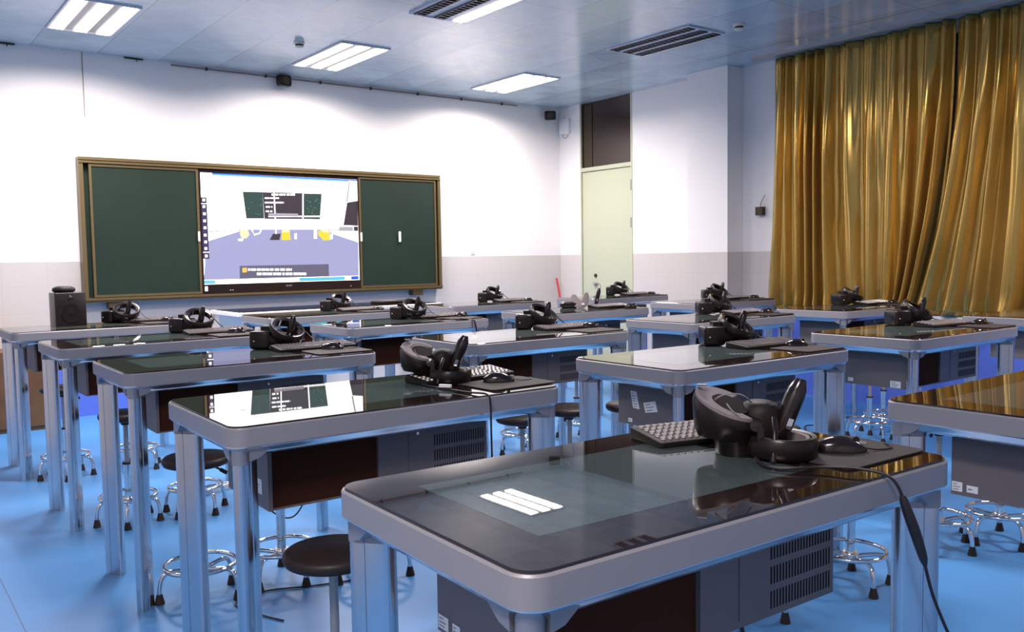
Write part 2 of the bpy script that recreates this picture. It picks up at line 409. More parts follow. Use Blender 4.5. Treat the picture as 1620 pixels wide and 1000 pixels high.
for (a, b) in ((1.463, 2.272), (3.705, 4.528)):
    z0, z1 = BZ0 + .038, BZ1 - .050
    bm = BM(); box(bm, a + .016, b - .016, Y1 + .012, Y1 + .03, z0 + .016, z1 - .016); pn = obj('sliding_panel', bm, 'green', cb)
    bm = BM()
    for r_ in ((a, a + .018, z0, z1), (b - .018, b, z0, z1), (a + .018, b - .018, z0, z0 + .018), (a + .018, b - .018, z1 - .018, z1)): box(bm, r_[0], r_[1], Y1 + .004, Y1 + .034, r_[2], r_[3])
    obj('panel_frame', bm, 'bronze', pn)
    hx = b - .012 if a < 2 else a + .012
    bm = BM(); box(bm, hx - .008, hx + .008, Y1 - .004, Y1 + .004, 1.33, 1.41); obj('panel_handle', bm, 'yellow', pn)
    if a < 2:
        pass
for x in (4.316, 1.62):
    bm = BM(); box(bm, x - .055, x + .055, Y1 + .02, YW, BZ0 - .052, BZ0 - .0005); obj('support_bracket', bm, 'bronze', cb)
bm = BM(); lathe(bm, [(.001, 0), (.011, .002), (.012, .09), (.010, .097), (.001, .1)], 12, (4.117, Y1 - .001, 1.322)); tag(obj('chalk_holder', bm, 'chalk', None, 40), 'white chalk holder stuck to the right green panel', 'chalk holder')

tv = thing('wall_display', (0, 0, 0)); tag(tv, 'large lit flat screen between the two green chalkboard panels', 'television')
TX0, TX1, TZ0, TZ1 = 2.272, 3.705, .906, 1.906
bm = BM()
sx0, sx1, sz0, sz1 = 2.290, 3.697, .979, 1.886
box(bm, TX0, TX1, Y1 + .025, YW - .05, TZ0, TZ1)
for r_ in ((TX0, sx0, TZ0, TZ1), (sx1, TX1, TZ0, TZ1), (sx0, sx1, TZ0, sz0), (sx0, sx1, sz1, TZ1)): box(bm, r_[0], r_[1], Y1 + .008, Y1 + .025, r_[2], r_[3])
obj('bezel', bm, 'gloss', tv)
SCREEN_SHAPES = []
SCREEN_SHAPES = [('white', [(2.2907, 1.8856), (3.6989, 1.8852), (3.7023, 1.4354), (2.306, 1.425)]),
('lav', [(2.3354, 1.4274), (3.6971, 1.4377), (3.6891, 1.0), (2.2859, 1.0132)]),
('white', [(2.304, 1.4271), (2.5924, 1.4293), (2.6028, 1.4143), (2.3316, 1.3306)]),
('white', [(3.4109, 1.4332), (3.6996, 1.4354), (3.6962, 1.3203), (3.4349, 1.3989)]),
('blue', [(2.3899, 1.8902), (3.6989, 1.8852), (3.6986, 1.8747), (2.3895, 1.8797)]),
('sky', [(2.3895, 1.8797), (3.6148, 1.8782), (3.6144, 1.8643), (2.389, 1.8671)]),
('white', [(2.2902, 1.0173), (3.6896, 1.0177), (3.6886, 0.9823), (2.2887, 0.9783)]),
('sky', [(2.2942, 1.0129), (2.3827, 1.0126), (2.3816, 0.9828), (2.2931, 0.9834)]),
('cyan', [(3.1158, 1.0126), (3.5495, 1.013), (3.5486, 0.9826), (3.1148, 0.9833)]),
('blue', [(3.614, 1.0137), (3.6869, 1.0143), (3.686, 0.9836), (3.613, 0.9832)]),
('dgreen', [(2.6391, 1.7435), (2.8096, 1.7449), (2.8164, 1.5228), (2.6618, 1.5205)]),
('dark', [(2.8096, 1.7449), (3.1669, 1.7479), (3.1593, 1.5235), (2.8186, 1.5207)]),
('dgreen', [(3.1788, 1.746), (3.3491, 1.747), (3.3246, 1.5237), (3.1713, 1.5237)]),
('white', [(2.9063, 1.7416), (2.9155, 1.7419), (2.9238, 1.3855), (2.91, 1.3854)]),
('white', [(2.8537, 1.5475), (3.3256, 1.5555), (3.3252, 1.5441), (2.8533, 1.5365)]),
('grey', [(2.8545, 1.5694), (3.1227, 1.57), (3.1217, 1.5431), (2.8535, 1.5409)]),
('dark', [(3.5932, 1.6784), (3.6997, 1.6952), (3.6955, 1.4705), (3.5511, 1.4748)]),
('grey', [(3.6142, 1.8586), (3.627, 1.8591), (3.5985, 1.6843), (3.583, 1.6804)]),
('grey', [(3.5061, 1.4594), (3.6471, 1.4607), (3.6459, 1.4233), (3.505, 1.4224)]),
('dark', [(3.6537, 1.4642), (3.6953, 1.4646), (3.694, 1.4213), (3.6525, 1.4257)]),
('grey', [(2.3453, 1.4127), (2.5926, 1.4336), (2.5924, 1.4293), (2.345, 1.4043)]),
('grey', [(3.4111, 1.4378), (3.5117, 1.434), (3.5114, 1.427), (3.4109, 1.4309)]),
('cream', [(2.6088, 1.4273), (2.6697, 1.4331), (2.6845, 1.3845), (2.6557, 1.3542), (2.6119, 1.3627), (2.6021, 1.395)]),
('white', [(2.584, 1.3498), (2.6337, 1.3574), (2.6218, 1.3326), (2.5889, 1.3326)]),
('white', [(2.6972, 1.4258), (2.7139, 1.4259), (2.7234, 1.3793), (2.7745, 1.3936), (2.7986, 1.4374), (2.7817, 1.4373), (2.7691, 1.4012), (2.7217, 1.3934)]),
('dark', [(2.8884, 1.3941), (2.9589, 1.3945), (2.9443, 1.3413), (2.8578, 1.3413)]),
('yellow', [(2.9667, 1.4189), (3.0405, 1.4193), (3.0461, 1.3413), (2.9641, 1.3413)]),
('cream', [(2.9709, 1.4388), (3.0377, 1.4394), (3.0437, 1.4082), (2.9699, 1.4078)]),
('white', [(3.0836, 1.3995), (3.105, 1.3996), (3.1033, 1.3503), (3.0819, 1.3503)]),
('white', [(3.2654, 1.4378), (3.2935, 1.438), (3.2907, 1.3527), (3.2626, 1.3527)]),
('yellow', [(3.3029, 1.4233), (3.4102, 1.4103), (3.4205, 1.3414), (3.3518, 1.3368), (3.3041, 1.3869)]),
('cream', [(3.3058, 1.4381), (3.3985, 1.4354), (3.4225, 1.4046), (3.3542, 1.41)]),
('white', [(3.4159, 1.3931), (3.4422, 1.3932), (3.4409, 1.3506), (3.4145, 1.3506)]),
('slate', [(2.59, 1.1257), (3.3949, 1.1276), (3.3952, 1.0192), (2.5883, 1.0199)]),
('orange', [(2.6114, 1.1091), (2.6524, 1.1116), (2.6509, 1.0725), (2.6121, 1.0691)]),
('navy', [(2.2891, 1.6859), (2.337, 1.6873), (2.3409, 1.1883), (2.2927, 1.1889)]),
('white', [(2.2873, 1.6379), (2.3373, 1.6392), (2.337, 1.6329), (2.287, 1.6317)]),
('white', [(2.2907, 1.2446), (2.343, 1.2442), (2.3428, 1.2378), (2.2904, 1.2383)]),
('grey', [(2.55, 1.6937), (2.6045, 1.6953), (2.6043, 1.691), (2.5498, 1.6894)]),
('grey', [(2.5452, 1.5657), (2.5997, 1.5667), (2.5995, 1.5624), (2.5451, 1.5614)]),
('white', [(2.8889, 1.7344), (2.9121, 1.7352), (2.9115, 1.7198), (2.8883, 1.7191)]),
('white', [(2.9204, 1.7354), (2.9477, 1.7363), (2.9472, 1.7209), (2.9199, 1.7201)]),
('white', [(2.9565, 1.7366), (2.9917, 1.7377), (2.9912, 1.7223), (2.956, 1.7212)]),
('white', [(2.9968, 1.7379), (3.0136, 1.7384), (3.0131, 1.7229), (2.9963, 1.7224)]),
('white', [(3.0242, 1.7388), (3.0485, 1.7396), (3.048, 1.724), (3.0236, 1.7233)]),
('white', [(3.0549, 1.7398), (3.0988, 1.7412), (3.0982, 1.7256), (3.0543, 1.7242)]),
('white', [(2.8273, 1.7019), (2.8681, 1.7031), (2.8676, 1.69), (2.8269, 1.6888)]),
('white', [(2.8759, 1.7034), (2.911, 1.7044), (2.9106, 1.6912), (2.8754, 1.6902)]),
('white', [(2.9167, 1.7046), (2.9519, 1.7056), (2.9515, 1.6924), (2.9162, 1.6914)]),
('white', [(2.9626, 1.706), (2.9628, 1.706), (2.9623, 1.6927), (2.9621, 1.6927)]),
('white', [(2.826, 1.6638), (2.8618, 1.6647), (2.8613, 1.6516), (2.8255, 1.6507)]),
('white', [(2.8668, 1.6648), (2.9055, 1.6659), (2.905, 1.6527), (2.8663, 1.6517)]),
('white', [(2.9142, 1.6661), (2.9393, 1.6668), (2.9389, 1.6536), (2.9137, 1.6529)]),
('white', [(2.9442, 1.6669), (2.9866, 1.668), (2.9861, 1.6548), (2.9437, 1.6537)]),
('white', [(2.9946, 1.6682), (2.9964, 1.6683), (2.9959, 1.655), (2.9941, 1.655)]),
('white', [(2.8338, 1.628), (2.8709, 1.6288), (2.8705, 1.6157), (2.8333, 1.6148)]),
('white', [(2.8818, 1.6291), (2.8909, 1.6293), (2.8905, 1.6161), (2.8814, 1.6159)]),
('white', [(2.8325, 1.5908), (2.8616, 1.5914), (2.8611, 1.5783), (2.832, 1.5777)]),
('white', [(2.8726, 1.5916), (2.8896, 1.592), (2.8891, 1.5788), (2.8721, 1.5785)]),
('white', [(2.6598, 1.1028), (2.6793, 1.1024), (2.6787, 1.085), (2.6592, 1.0854)]),
('white', [(2.6852, 1.1023), (2.729, 1.1014), (2.7284, 1.0839), (2.6846, 1.0849)]),
('white', [(2.7364, 1.1013), (2.7706, 1.1006), (2.7699, 1.0831), (2.7358, 1.0838)]),
('white', [(2.7771, 1.1005), (2.808, 1.0999), (2.8074, 1.0823), (2.7765, 1.0829)]),
('white', [(2.8152, 1.0997), (2.8416, 1.0992), (2.841, 1.0816), (2.8146, 1.0821)]),
('white', [(2.8502, 1.099), (2.8837, 1.0984), (2.8831, 1.0807), (2.8496, 1.0814)]),
('white', [(2.8946, 1.0982), (2.9313, 1.0975), (2.9307, 1.0797), (2.894, 1.0805)]),
('white', [(2.9424, 1.0972), (2.9848, 1.0964), (2.9841, 1.0786), (2.9418, 1.0795)]),
('white', [(2.9964, 1.0962), (3.0334, 1.0955), (3.0328, 1.0775), (2.9958, 1.0783)]),
('white', [(3.0393, 1.0953), (3.0472, 1.0952), (3.0465, 1.0773), (3.0387, 1.0774)]),
('white', [(2.7345, 1.0663), (2.7769, 1.0654), (2.7762, 1.0456), (2.7338, 1.0466)]),
('white', [(2.7853, 1.0652), (2.8223, 1.0643), (2.8216, 1.0445), (2.7846, 1.0454)]),
('white', [(2.8283, 1.0642), (2.8691, 1.0633), (2.8684, 1.0434), (2.8276, 1.0444)]),
('white', [(2.8777, 1.0631), (2.9024, 1.0625), (2.9017, 1.0426), (2.877, 1.0432)]),
('white', [(2.9074, 1.0624), (2.9495, 1.0615), (2.9488, 1.0415), (2.9067, 1.0425)]),
('white', [(2.9611, 1.0612), (2.9801, 1.0608), (2.9794, 1.0407), (2.9604, 1.0412)]),
('white', [(2.9904, 1.0606), (3.0194, 1.0599), (3.0187, 1.0398), (2.9897, 1.0405)]),
('white', [(3.0252, 1.0598), (3.0508, 1.0592), (3.0501, 1.039), (3.0245, 1.0396)]),
('white', [(3.061, 1.059), (3.1046, 1.058), (3.1039, 1.0377), (3.0603, 1.0388)]),
('white', [(3.1097, 1.0579), (3.1456, 1.0571), (3.145, 1.0367), (3.109, 1.0376)]),
('white', [(3.1508, 1.057), (3.1774, 1.0564), (3.1767, 1.036), (3.1501, 1.0366)]),
('white', [(2.3033, 1.6759), (2.3241, 1.6765), (2.3233, 1.6556), (2.3024, 1.655)]),
('white', [(2.3036, 1.6217), (2.3244, 1.6222), (2.3236, 1.6012), (2.3028, 1.6008)]),
('white', [(2.3039, 1.5642), (2.3248, 1.5646), (2.324, 1.5437), (2.3031, 1.5433)]),
('white', [(2.3043, 1.5067), (2.3251, 1.507), (2.3243, 1.486), (2.3035, 1.4858)]),
('white', [(2.3046, 1.4512), (2.3255, 1.4514), (2.3247, 1.4304), (2.3038, 1.4303)]),
('white', [(2.305, 1.3915), (2.3259, 1.3916), (2.3251, 1.3706), (2.3042, 1.3705)]),
('white', [(2.3053, 1.3359), (2.3262, 1.3359), (2.3254, 1.3148), (2.3045, 1.3149)]),
('white', [(2.3056, 1.2834), (2.3265, 1.2833), (2.3257, 1.2622), (2.3048, 1.2623)]),
('white', [(2.306, 1.2224), (2.3269, 1.2222), (2.3261, 1.2011), (2.3052, 1.2013)]),
('teal', [(3.2649, 1.5683), (3.2722, 1.5684), (3.2719, 1.5605), (3.2646, 1.5603)]),
('teal', [(3.2054, 1.6874), (3.2127, 1.6876), (3.2124, 1.6797), (3.2051, 1.6795)]),
('teal', [(2.7801, 1.563), (2.7869, 1.5631), (2.7866, 1.5555), (2.7799, 1.5554)]),
('teal', [(3.2821, 1.683), (3.2894, 1.6832), (3.2892, 1.6753), (3.2818, 1.6751)]),
('teal', [(2.7868, 1.6456), (2.7935, 1.6457), (2.7933, 1.6381), (2.7865, 1.6379)]),
('teal', [(3.3236, 1.5832), (3.331, 1.5834), (3.3308, 1.5754), (3.3234, 1.5753)]),
('teal', [(3.249, 1.5854), (3.2563, 1.5856), (3.256, 1.5776), (3.2487, 1.5775)]),
('teal', [(3.2844, 1.6234), (3.2918, 1.6235), (3.2915, 1.6156), (3.2842, 1.6154)]),
('teal', [(2.7415, 1.5663), (2.7482, 1.5664), (2.7479, 1.5588), (2.7412, 1.5587)]),
('teal', [(3.2566, 1.6059), (3.2639, 1.606), (3.2637, 1.5981), (3.2564, 1.5979)]),
('teal', [(2.7812, 1.6327), (2.7879, 1.6329), (2.7877, 1.6252), (2.7809, 1.6251)]),
('teal', [(3.2689, 1.6294), (3.2762, 1.6296), (3.276, 1.6217), (3.2686, 1.6215)]),
('teal', [(2.7611, 1.5606), (2.7678, 1.5607), (2.7676, 1.5531), (2.7608, 1.5529)]),
('teal', [(3.2047, 1.6189), (3.212, 1.619), (3.2117, 1.6111), (3.2045, 1.611)]),
('teal', [(2.6774, 1.6056), (2.6841, 1.6058), (2.6838, 1.5982), (2.6771, 1.5981)]),
('teal', [(3.2457, 1.5789), (3.253, 1.5791), (3.2528, 1.5711), (3.2455, 1.571)]),
('teal', [(3.2991, 1.7016), (3.3064, 1.7019), (3.3062, 1.6939), (3.2988, 1.6937)]),
('teal', [(2.7853, 1.6871), (2.7921, 1.6872), (2.7918, 1.6796), (2.785, 1.6794)]),
('teal', [(3.2348, 1.6411), (3.2421, 1.6413), (3.2418, 1.6334), (3.2346, 1.6332)]),
('teal', [(3.2267, 1.6775), (3.2339, 1.6777), (3.2337, 1.6698), (3.2264, 1.6697)]),
('teal', [(3.3116, 1.6691), (3.319, 1.6693), (3.3187, 1.6613), (3.3114, 1.6612)]),
('teal', [(3.2146, 1.5924), (3.2219, 1.5926), (3.2216, 1.5847), (3.2144, 1.5845)]),
('teal', [(2.7085, 1.6588), (2.7152, 1.659), (2.7149, 1.6514), (2.7082, 1.6512)]),
('teal', [(3.2344, 1.6775), (3.2417, 1.6777), (3.2415, 1.6698), (3.2342, 1.6696)]),
('teal', [(3.2874, 1.6912), (3.2947, 1.6914), (3.2945, 1.6834), (3.2871, 1.6832)]),
('teal', [(3.3234, 1.6134), (3.3308, 1.6136), (3.3305, 1.6056), (3.3231, 1.6055)])]
scol = {'white': (1.0, .93, .91), 'lav': (.36, .36, .60), 'blue': (.02, .12, .75), 'sky': (.18, .55, .95), 'cyan': (.10, .55, .75), 'dgreen': (.025, .065, .055), 'dark': (.045, .032, .045),
        'grey': (.42, .40, .46), 'cream': (.95, .82, .50), 'yellow': (.90, .68, .05), 'slate': (.13, .12, .19), 'orange': (.9, .55, .12), 'navy': (.05, .035, .12), 'teal': (.10, .28, .22)}
names = list(scol)
smats = []
for n_ in names:
    st = 2.4 if n_ == 'white' else 1.0
    smats.append(mat('screen_' + n_, (0.01, 0.01, 0.012), 0.25, emit=scol[n_], estr=st))
bm = BM(); box(bm, sx0, sx1, Y1 + .020, Y1 + .0245, sz0, sz1, mi=names.index('white'))
def clampx(x): return min(max(x, sx0), sx1)
def clampz(z): return min(max(z, sz0), sz1)
yy = Y1 + .0198
for i, (cn_, pts) in enumerate(SCREEN_SHAPES):
    y = yy - i * .00006
    vs = []
    for (x, z) in pts:
        p = (clampx(x), y, clampz(z))
        if not vs or (Vector(p) - vs[-1].co).length > 1e-5: vs.append(bm.verts.new(p))
    if len(vs) > 2:
        f = bm.faces.new(vs); f.material_index = names.index(cn_)
me_o = obj('screen_image', bm, smats, tv)
def text_obj(body, size, m, parent, loc, rot, name='lettering'):
    cu = bpy.data.curves.new('t', 'FONT'); cu.body = body; cu.size = size * S; cu.extrude = .0006; cu.align_x = 'CENTER'
    to = bpy.data.objects.new('t', cu); C.objects.link(to)
    bpy.context.view_layer.update()
    me = bpy.data.meshes.new_from_object(to.evaluated_get(bpy.context.evaluated_depsgraph_get()))
    bpy.data.objects.remove(to); bpy.data.curves.remove(cu)
    me.materials.clear(); me.materials.append(M[m])
    o = bpy.data.objects.new(name, me); C.objects.link(o); o.parent = parent
    o.location = Vector(loc) * S; o.rotation_euler = rot
    return o
text_obj('acer', .034, 'fabric', tv, (3.015, Y1 + .0072, .942), (R(90), 0, 0))
bm = BM(); box(bm, TX0 + .02, TX0 + .045, Y1 + .0065, Y1 + .008, .925, .965); obj('label', bm, 'label', tv)
bm = BM()
for x in (2.50, 2.52, 3.60): box(bm, x, x + .006, Y1 + .0068, Y1 + .008, .925, .931)
obj('button', bm, 'label', tv)

# ================================================================== WALL SPEAKERS, ROUTER, THERMOSTAT
def wall_speaker(loc, rz, label):
    t = thing('wall_speaker', loc, rz); tag(t, label, 'speaker', 'small wall speakers')
    bm = BM(); rr_loft(bm, .12, .075, .018, [(.010, -.045), (.0, -.03), (0, .03), (.010, .045)]); obj('housing', bm, 'black', t, 50)
    bm = BM(); lathe(bm, [(.001, 0), (.032, 0), (.030, .004), (.010, .001), (.001, .003)], 20, (0, -.0375, 0), Matrix.Rotation(R(90), 3, 'X')); obj('driver', bm, 'bronzed', t, 50)
    bm = BM(); box(bm, -.012, .012, .03, .085, .0, .03); obj('mount', bm, 'bronzed', t)
    return t
wall_speaker((3.03, YW - .085, 2.695), R(8), 'small dark speaker on the front wall above the chalkboard')
wall_speaker((5.985, YW - .085, 2.655), R(-40), 'small dark speaker in the corner left of the door')
rt = thing('wall_router', (XW, 7.13, 2.55)); tag(rt, 'white box with a cable on the wall corner left of the door', 'router')
bm = BM(); rr_loft(bm, .155, .03, .010, [(.003, -.078), (0, -.074), (0, .074), (.003, .078)])
bmesh.ops.rotate(bm, verts=bm.verts, cent=(0, 0, 0), matrix=Matrix.Rotation(R(90), 3, 'Z')); bmesh.ops.translate(bm, verts=bm.verts, vec=(-.016, 0, 0)); obj('housing', bm, 'white', rt, 40)
bm = BM(); tube(bm, spline([(-.02, .03, .075), (-.02, .02, .12), (-.02, -.02, .16), (-.015, -.08, .19), (-.01, -.10, .203)]), .006, 8); obj('cable', bm, 'white', rt, 60)
bm = BM(); tube(bm, spline([(-.01, .04, -.078), (-.008, .03, -.11), (-.008, -.02, -.12), (-.008, -.05, -.09)]), .003, 6); obj('lead', bm, 'trim', rt, 60)
rt = thing('wall_switch', (XW - .001, 4.60, 1.52)); tag(rt, 'small brown switch box at the left edge of the gold curtain', 'switch')
bm = BM(); box(bm, -.05, 0, -.03, .035, -.035, .035); obj('housing', bm, 'bronzed', rt)
bm = BM(); tube(bm, spline([(-.03, 0, .035), (-.04, -.02, .08), (-.03, -.05, .13)]), .003, 6); obj('cable', bm, 'cable', rt, 60)

# ================================================================== CURTAIN
def smooth(t): t = min(max(t, 0), 1); return t * t * (3 - 2 * t)
def curtain(name, ytop, sweep, zbot, seed, nf, x_base, label, nu=560, nv=44):
    rnd = random.Random(seed)
    ph = [0.0]
    for k in range(nf): ph.append(ph[-1] + rnd.uniform(.45, 1.7))
    ph = [p / ph[-1] for p in ph]
    amp = [rnd.uniform(.55, 1.25) for _ in range(nf + 1)]
    skew = [rnd.uniform(-.35, .35) for _ in range(nf + 1)]
    def coarse(s):
        for k in range(nf):
            if s <= ph[k + 1] or k == nf - 1:
                q = (s - ph[k]) / (ph[k + 1] - ph[k]); a = amp[k] * (1 - q) + amp[k + 1] * q
                q = min(max(q, 0), 1); q2 = q + skew[k] * q * (1 - q)
                return a * (0.5 - 0.5 * math.cos(2 * math.pi * q2)) ** 1.15
    bm = BM(); rows = []
    ripple = [(rnd.uniform(20, 60), rnd.uniform(2, 9), rnd.uniform(0, 6)) for _ in range(6)]
    for j in range(nv + 1):
        v = j / nv; z = HC - .004 - v * (HC - .004 - zbot); row = []
        for i in range(nu + 1):
            s = i / nu
            sw = s + .012 * math.sin(6.3 * s * 3 + 2.2 * v) * v
            y = ytop[0] + (ytop[1] - ytop[0]) * s
            y += sweep(s, ytop[0] - y) * v ** 2.4
            c = coarse(min(max(sw, 0), 1))
            fine = .5 + .5 * math.sin(2 * math.pi * nf * 1.9 * s + 1.7 * math.sin(9 * s))
            a_c = .088 * (.55 + .45 * smooth(v * 2.2)); a_f = .016 * (1 - smooth(v * 1.3))
            x = x_base - a_c * c - a_f * fine
            w = sum(math.sin(f1 * s * 2.2 + f2 * v * 3 + p0) for f1, f2, p0 in ripple) / 6
            x += .004 * w * (.3 + v) + (.03 * smooth((v - .93) / .07)) * (.5 - c)
            row.append(bm.verts.new((x, y, z)))
        rows.append(row)
    for j in range(nv):
        for i in range(nu):
            bm.faces.new((rows[j][i], rows[j][i + 1], rows[j + 1][i + 1], rows[j + 1][i]))
    o = obj(name, bm, 'curt', None, 180)
    md = o.modifiers.new('thickness', 'SOLIDIFY'); md.thickness = .003
    tag(o, label, 'curtain', 'gold window curtains')
    return o
curtain('window_curtain', (4.45, 2.985), lambda s, d: .235 * smooth((s - .62) / .38) + .075 * (1 - s) ** 6 - .05 * math.sin(math.pi * min(s / .7, 1)), .70, 4, 12, 6.155, 'gold satin curtain panel hanging beside the white pilaster')
curtain('window_curtain', (2.965, -1.3), lambda s, d: .27 * math.exp(-d / .9), .70, 9, 32, 6.155, 'gold satin curtain panel at the right edge of the photo', nu=1100)
bm = BM(); box(bm, 6.145, XW, YB, 4.50, .66, .695); struct('window_sill', bm, 'white')
bm = BM(); box(bm, 6.165, XW, YB, 4.40, .74, 2.66)
struct('window_2', bm, 'darkglass')

# ================================================================== TABLES
W, D = .924, .512
TB = {'A0': [1.0443, 0.9827, -0.0312], 'A1': [1.0919, 2.0706, -0.0161], 'A2': [1.1511, 3.2313, -0.0045], 'A3': [1.1446, 4.3344, 0.0167], 'A4': [1.1199, 5.4851, 0.0022], 'B0': [2.4256, 0.8595, 0.0], 'B1': [2.4724, 2.044, -0.0173], 'B2': [2.4893, 3.1976, -0.003], 'B3': [2.5292, 4.3958, 0.0057], 'B4': [2.544, 5.5211, -0.0017], 'C1': [3.8806, 2.0404, -0.0062], 'C2': [3.9352, 3.2739, 0.0086], 'C3': [3.9086, 4.4239, -0.0004], 'C4': [3.9826, 5.636, 0.0], 'D1': [5.3238, 2.0537, 0.0], 'D2': [5.2524, 3.2173, 0.0052], 'D3': [5.347, 4.4356, 0.0036], 'D4': [5.3971, 5.6102, -0.001]}
def table_prototype():
    t = thing('vr_table')
    bm = BM(); rr_loft(bm, W, D, .040, [(0, .757), (0, .7955), (.0022, .7985), (.0045, .7985), (.0045, .785), (.040, .757)], True, n=8); obj('top_frame', bm, 'frame', t, 35)
    bm = BM(); rr_loft(bm, W, D, .040, [(.0048, .770), (.0048, .8010), (.0062, .8022)], n=8); gl = obj('glass_top', bm, 'glass', t, 35)
    bm = BM(); box(bm, -.362, .19, -.152, .159, .8018, .80235); obj('display_screen', bm, 'lcd', gl)
    bm = BM(); rr_loft(bm, W, D, .040, [(.0030, .7569), (.0030, .7535), (.008, .7495), (.015, .742), (.026, .733), (.040, .728), (.052, .728), (.052, .7569)], True, n=8); obj('edge_rail', bm, 'rail', t, 50)
    def legpoly(sx, sy, L=.0375, Wd=.0172, sc=1.0):
        a = math.atan2(sy, sx); pts = []
        prof = []
        n = 8
        for k in range(n + 1):
            q = R(-90 + 180 * k / n); prof.append((L - Wd + Wd * math.cos(q), Wd * math.sin(q)))
        prof += [(.009, Wd), (.008, Wd - .0022), (.005, Wd - .0022), (.004, Wd)]
        for k in range(n + 1):
            q = R(90 + 180 * k / n); prof.append((-(L - Wd) + Wd * math.cos(q), Wd * math.sin(q)))
        prof += [(.004, -Wd), (.005, -(Wd - .0022)), (.008, -(Wd - .0022)), (.009, -Wd)]
        for x, y in prof:
            x *= sc; y *= sc
            pts.append((x * math.cos(a) - y * math.sin(a), x * math.sin(a) + y * math.cos(a)))
        return pts
    for sx in (-1, 1):
        for sy in (-1, 1):
            cx, cy = sx * (W / 2 - .045), sy * (D / 2 - .046)
            bm = BM(); loft(bm, [[(cx + x, cy + y, z) for x, y in legpoly(sx, sy)] for z in (0, .722)]); lg = obj('leg', bm, 'alu', t, 30)
            bm = BM(); loft(bm, [[(cx + x, cy + y, z) for x, y in legpoly(sx, sy, sc=s_)] for s_, z in ((1.05, .715), (1.05, .745), (1.10, .7565))])
            for (dx, dy) in ((-sx, 0), (0, -sy)):
                # gusset wedge running along the rail
                px, py = -dy * .012, dx * .012
                ox, oy = cx + (sx * .022 if dx == 0 else 0), cy + (sy * .022 if dy == 0 else 0)
                loft(bm, [[(ox + dx * l + px, oy + dy * l + py, .756), (ox + dx * l - px, oy + dy * l - py, .756), (ox + dx * l - px, oy + dy * l - py, zb), (ox + dx * l + px, oy + dy * l + py, zb)] for l, zb in ((0, .722), (.022, .727), (.050, .748))])
            obj('leg_bracket', bm, 'bracket', lg, 35)
    cab = None
    u0, u1, v0, v1, z0, z1 = -.34, .28, -.14, .145, .572, .764
    bm = BM(); box(bm, u0, u1, v0 + .012, v1, z0, z1); box(bm, u0, u0 + .010, v0, v0 + .012, z0, z1); box(bm, -.052, u1, v0, v0 + .012, z0, z1)
    box(bm, u0 + .010, -.052, v0 + .002, v0 + .012, z0, z0 + .004)
    cab = obj('computer_cabinet', bm, 'cab', t)
    bm = BM(); box(bm, u0 + .0105, -.0525, v0 + .009, v0 + .0118, z0 + .0045, z1 - .005); obj('dark_panel', bm, 'recess', cab)
    bm = BM(); box(bm, .035, .098, v0 - .0018, v0 - .0002, z0 + .012, .733); obj('access_door', bm, 'cab', cab)
    bm = BM(); lathe(bm, [(.0005, 0), (.0042, 0), (.0042, .004), (.0005, .0045)], 12, (.060, v0 - .0018, .705), Matrix.Rotation(R(90), 3, 'X')); obj('lock', bm, 'chrome', cab, 40)
    bm = BM()
    for r_ in range(3):
        for k in range(21):
            x = .112 + k * .0077; zb = .584 + r_ * .0405
            box(bm, x, x + .0030, v0 - .0006, v0 + .0002, zb, zb + .029)
    obj('vent_slots', bm, 'vent', cab)
    return t
proto = table_prototype(); index_kids(proto)
COLN = {'A': 'leftmost column', 'B': 'second column', 'C': 'third column', 'D': 'rightmost column'}
ROWN = {0: 'nearest', 1: 'second nearest', 2: 'middle', 3: 'second farthest', 4: 'farthest'}
def where(n): return '%s table of the %s' % (ROWN[int(n[1])], COLN[n[0]])
TROOT = {}
SPECIAL = {'A0': 'foreground grey table whose black glass top reflects the lit ceiling tubes', 'A1': 'grey table whose glass top mirrors the white wall display',
           'B0': 'grey glass-topped table cut by the right edge, reflecting the gold curtain', 'B1': 'grey table reflecting the pale green door, behind the foreground table'}
for i, n in enumerate(TB):
    o = proto if i == 0 else dup(proto)
    x, y, th = TB[n]; o.location = Vector((x, y, 0)) * S; o.rotation_euler = (0, 0, th); TROOT[n] = o
    tag(o, SPECIAL.get(n, 'grey metal table with black glass top, ' + where(n)), 'table', 'black glass VR tables in rows')
def wl(n, u, v, z=0):
    x, y, th = TB[n]; c, s = math.cos(th), math.sin(th); return (x + c * u - s * v, y + s * u + c * v, z)
def sticker(n, corners, lines, name='label'):
    """paper label on the left face of the cabinet; corners in (v, z)"""
    bm = BM(); u = -.3408
    vs = [bm.verts.new((u, v, z)) for v, z in corners]; bm.faces.new(vs)
    a, b, c, d = [Vector((0, v, z)) for v, z in corners]
    for k in range(lines):
        t0 = (k + .7) / (lines + .6); t1 = t0 + .32 / (lines + .6)
        p = [a.lerp(d, t0).lerp(b.lerp(c, t0), .12), a.lerp(d, t0).lerp(b.lerp(c, t0), .5 + .38 * ((k * 37) % 10) / 10), a.lerp(d, t1).lerp(b.lerp(c, t1), .5 + .38 * ((k * 37) % 10) / 10), a.lerp(d, t1).lerp(b.lerp(c, t1), .12)]
        f = bm.faces.new([bm.verts.new((u - .0003, q.y, q.z)) for q in p]); f.material_index = 1
    o = obj(name, bm, ['label', 'print'], None)
    o.parent = TROOT[n]
    return o
sticker('B1', [(.085, .690), (.055, .690), (.040, .630), (.072, .632)], 6)
sticker('B1', [(.022, .655), (-.035, .668), (-.045, .632), (.012, .622)], 3)
sticker('B1', [(.096, .594), (.076, .594), (.076, .580), (.096, .580)], 1)
sticker('C1', [(.129, .599), (.104, .599), (.104, .583), (.129, .583)], 1)
sticker('C1', [(-.070, .603), (-.118, .603), (-.118, .574), (-.070, .574)], 3)
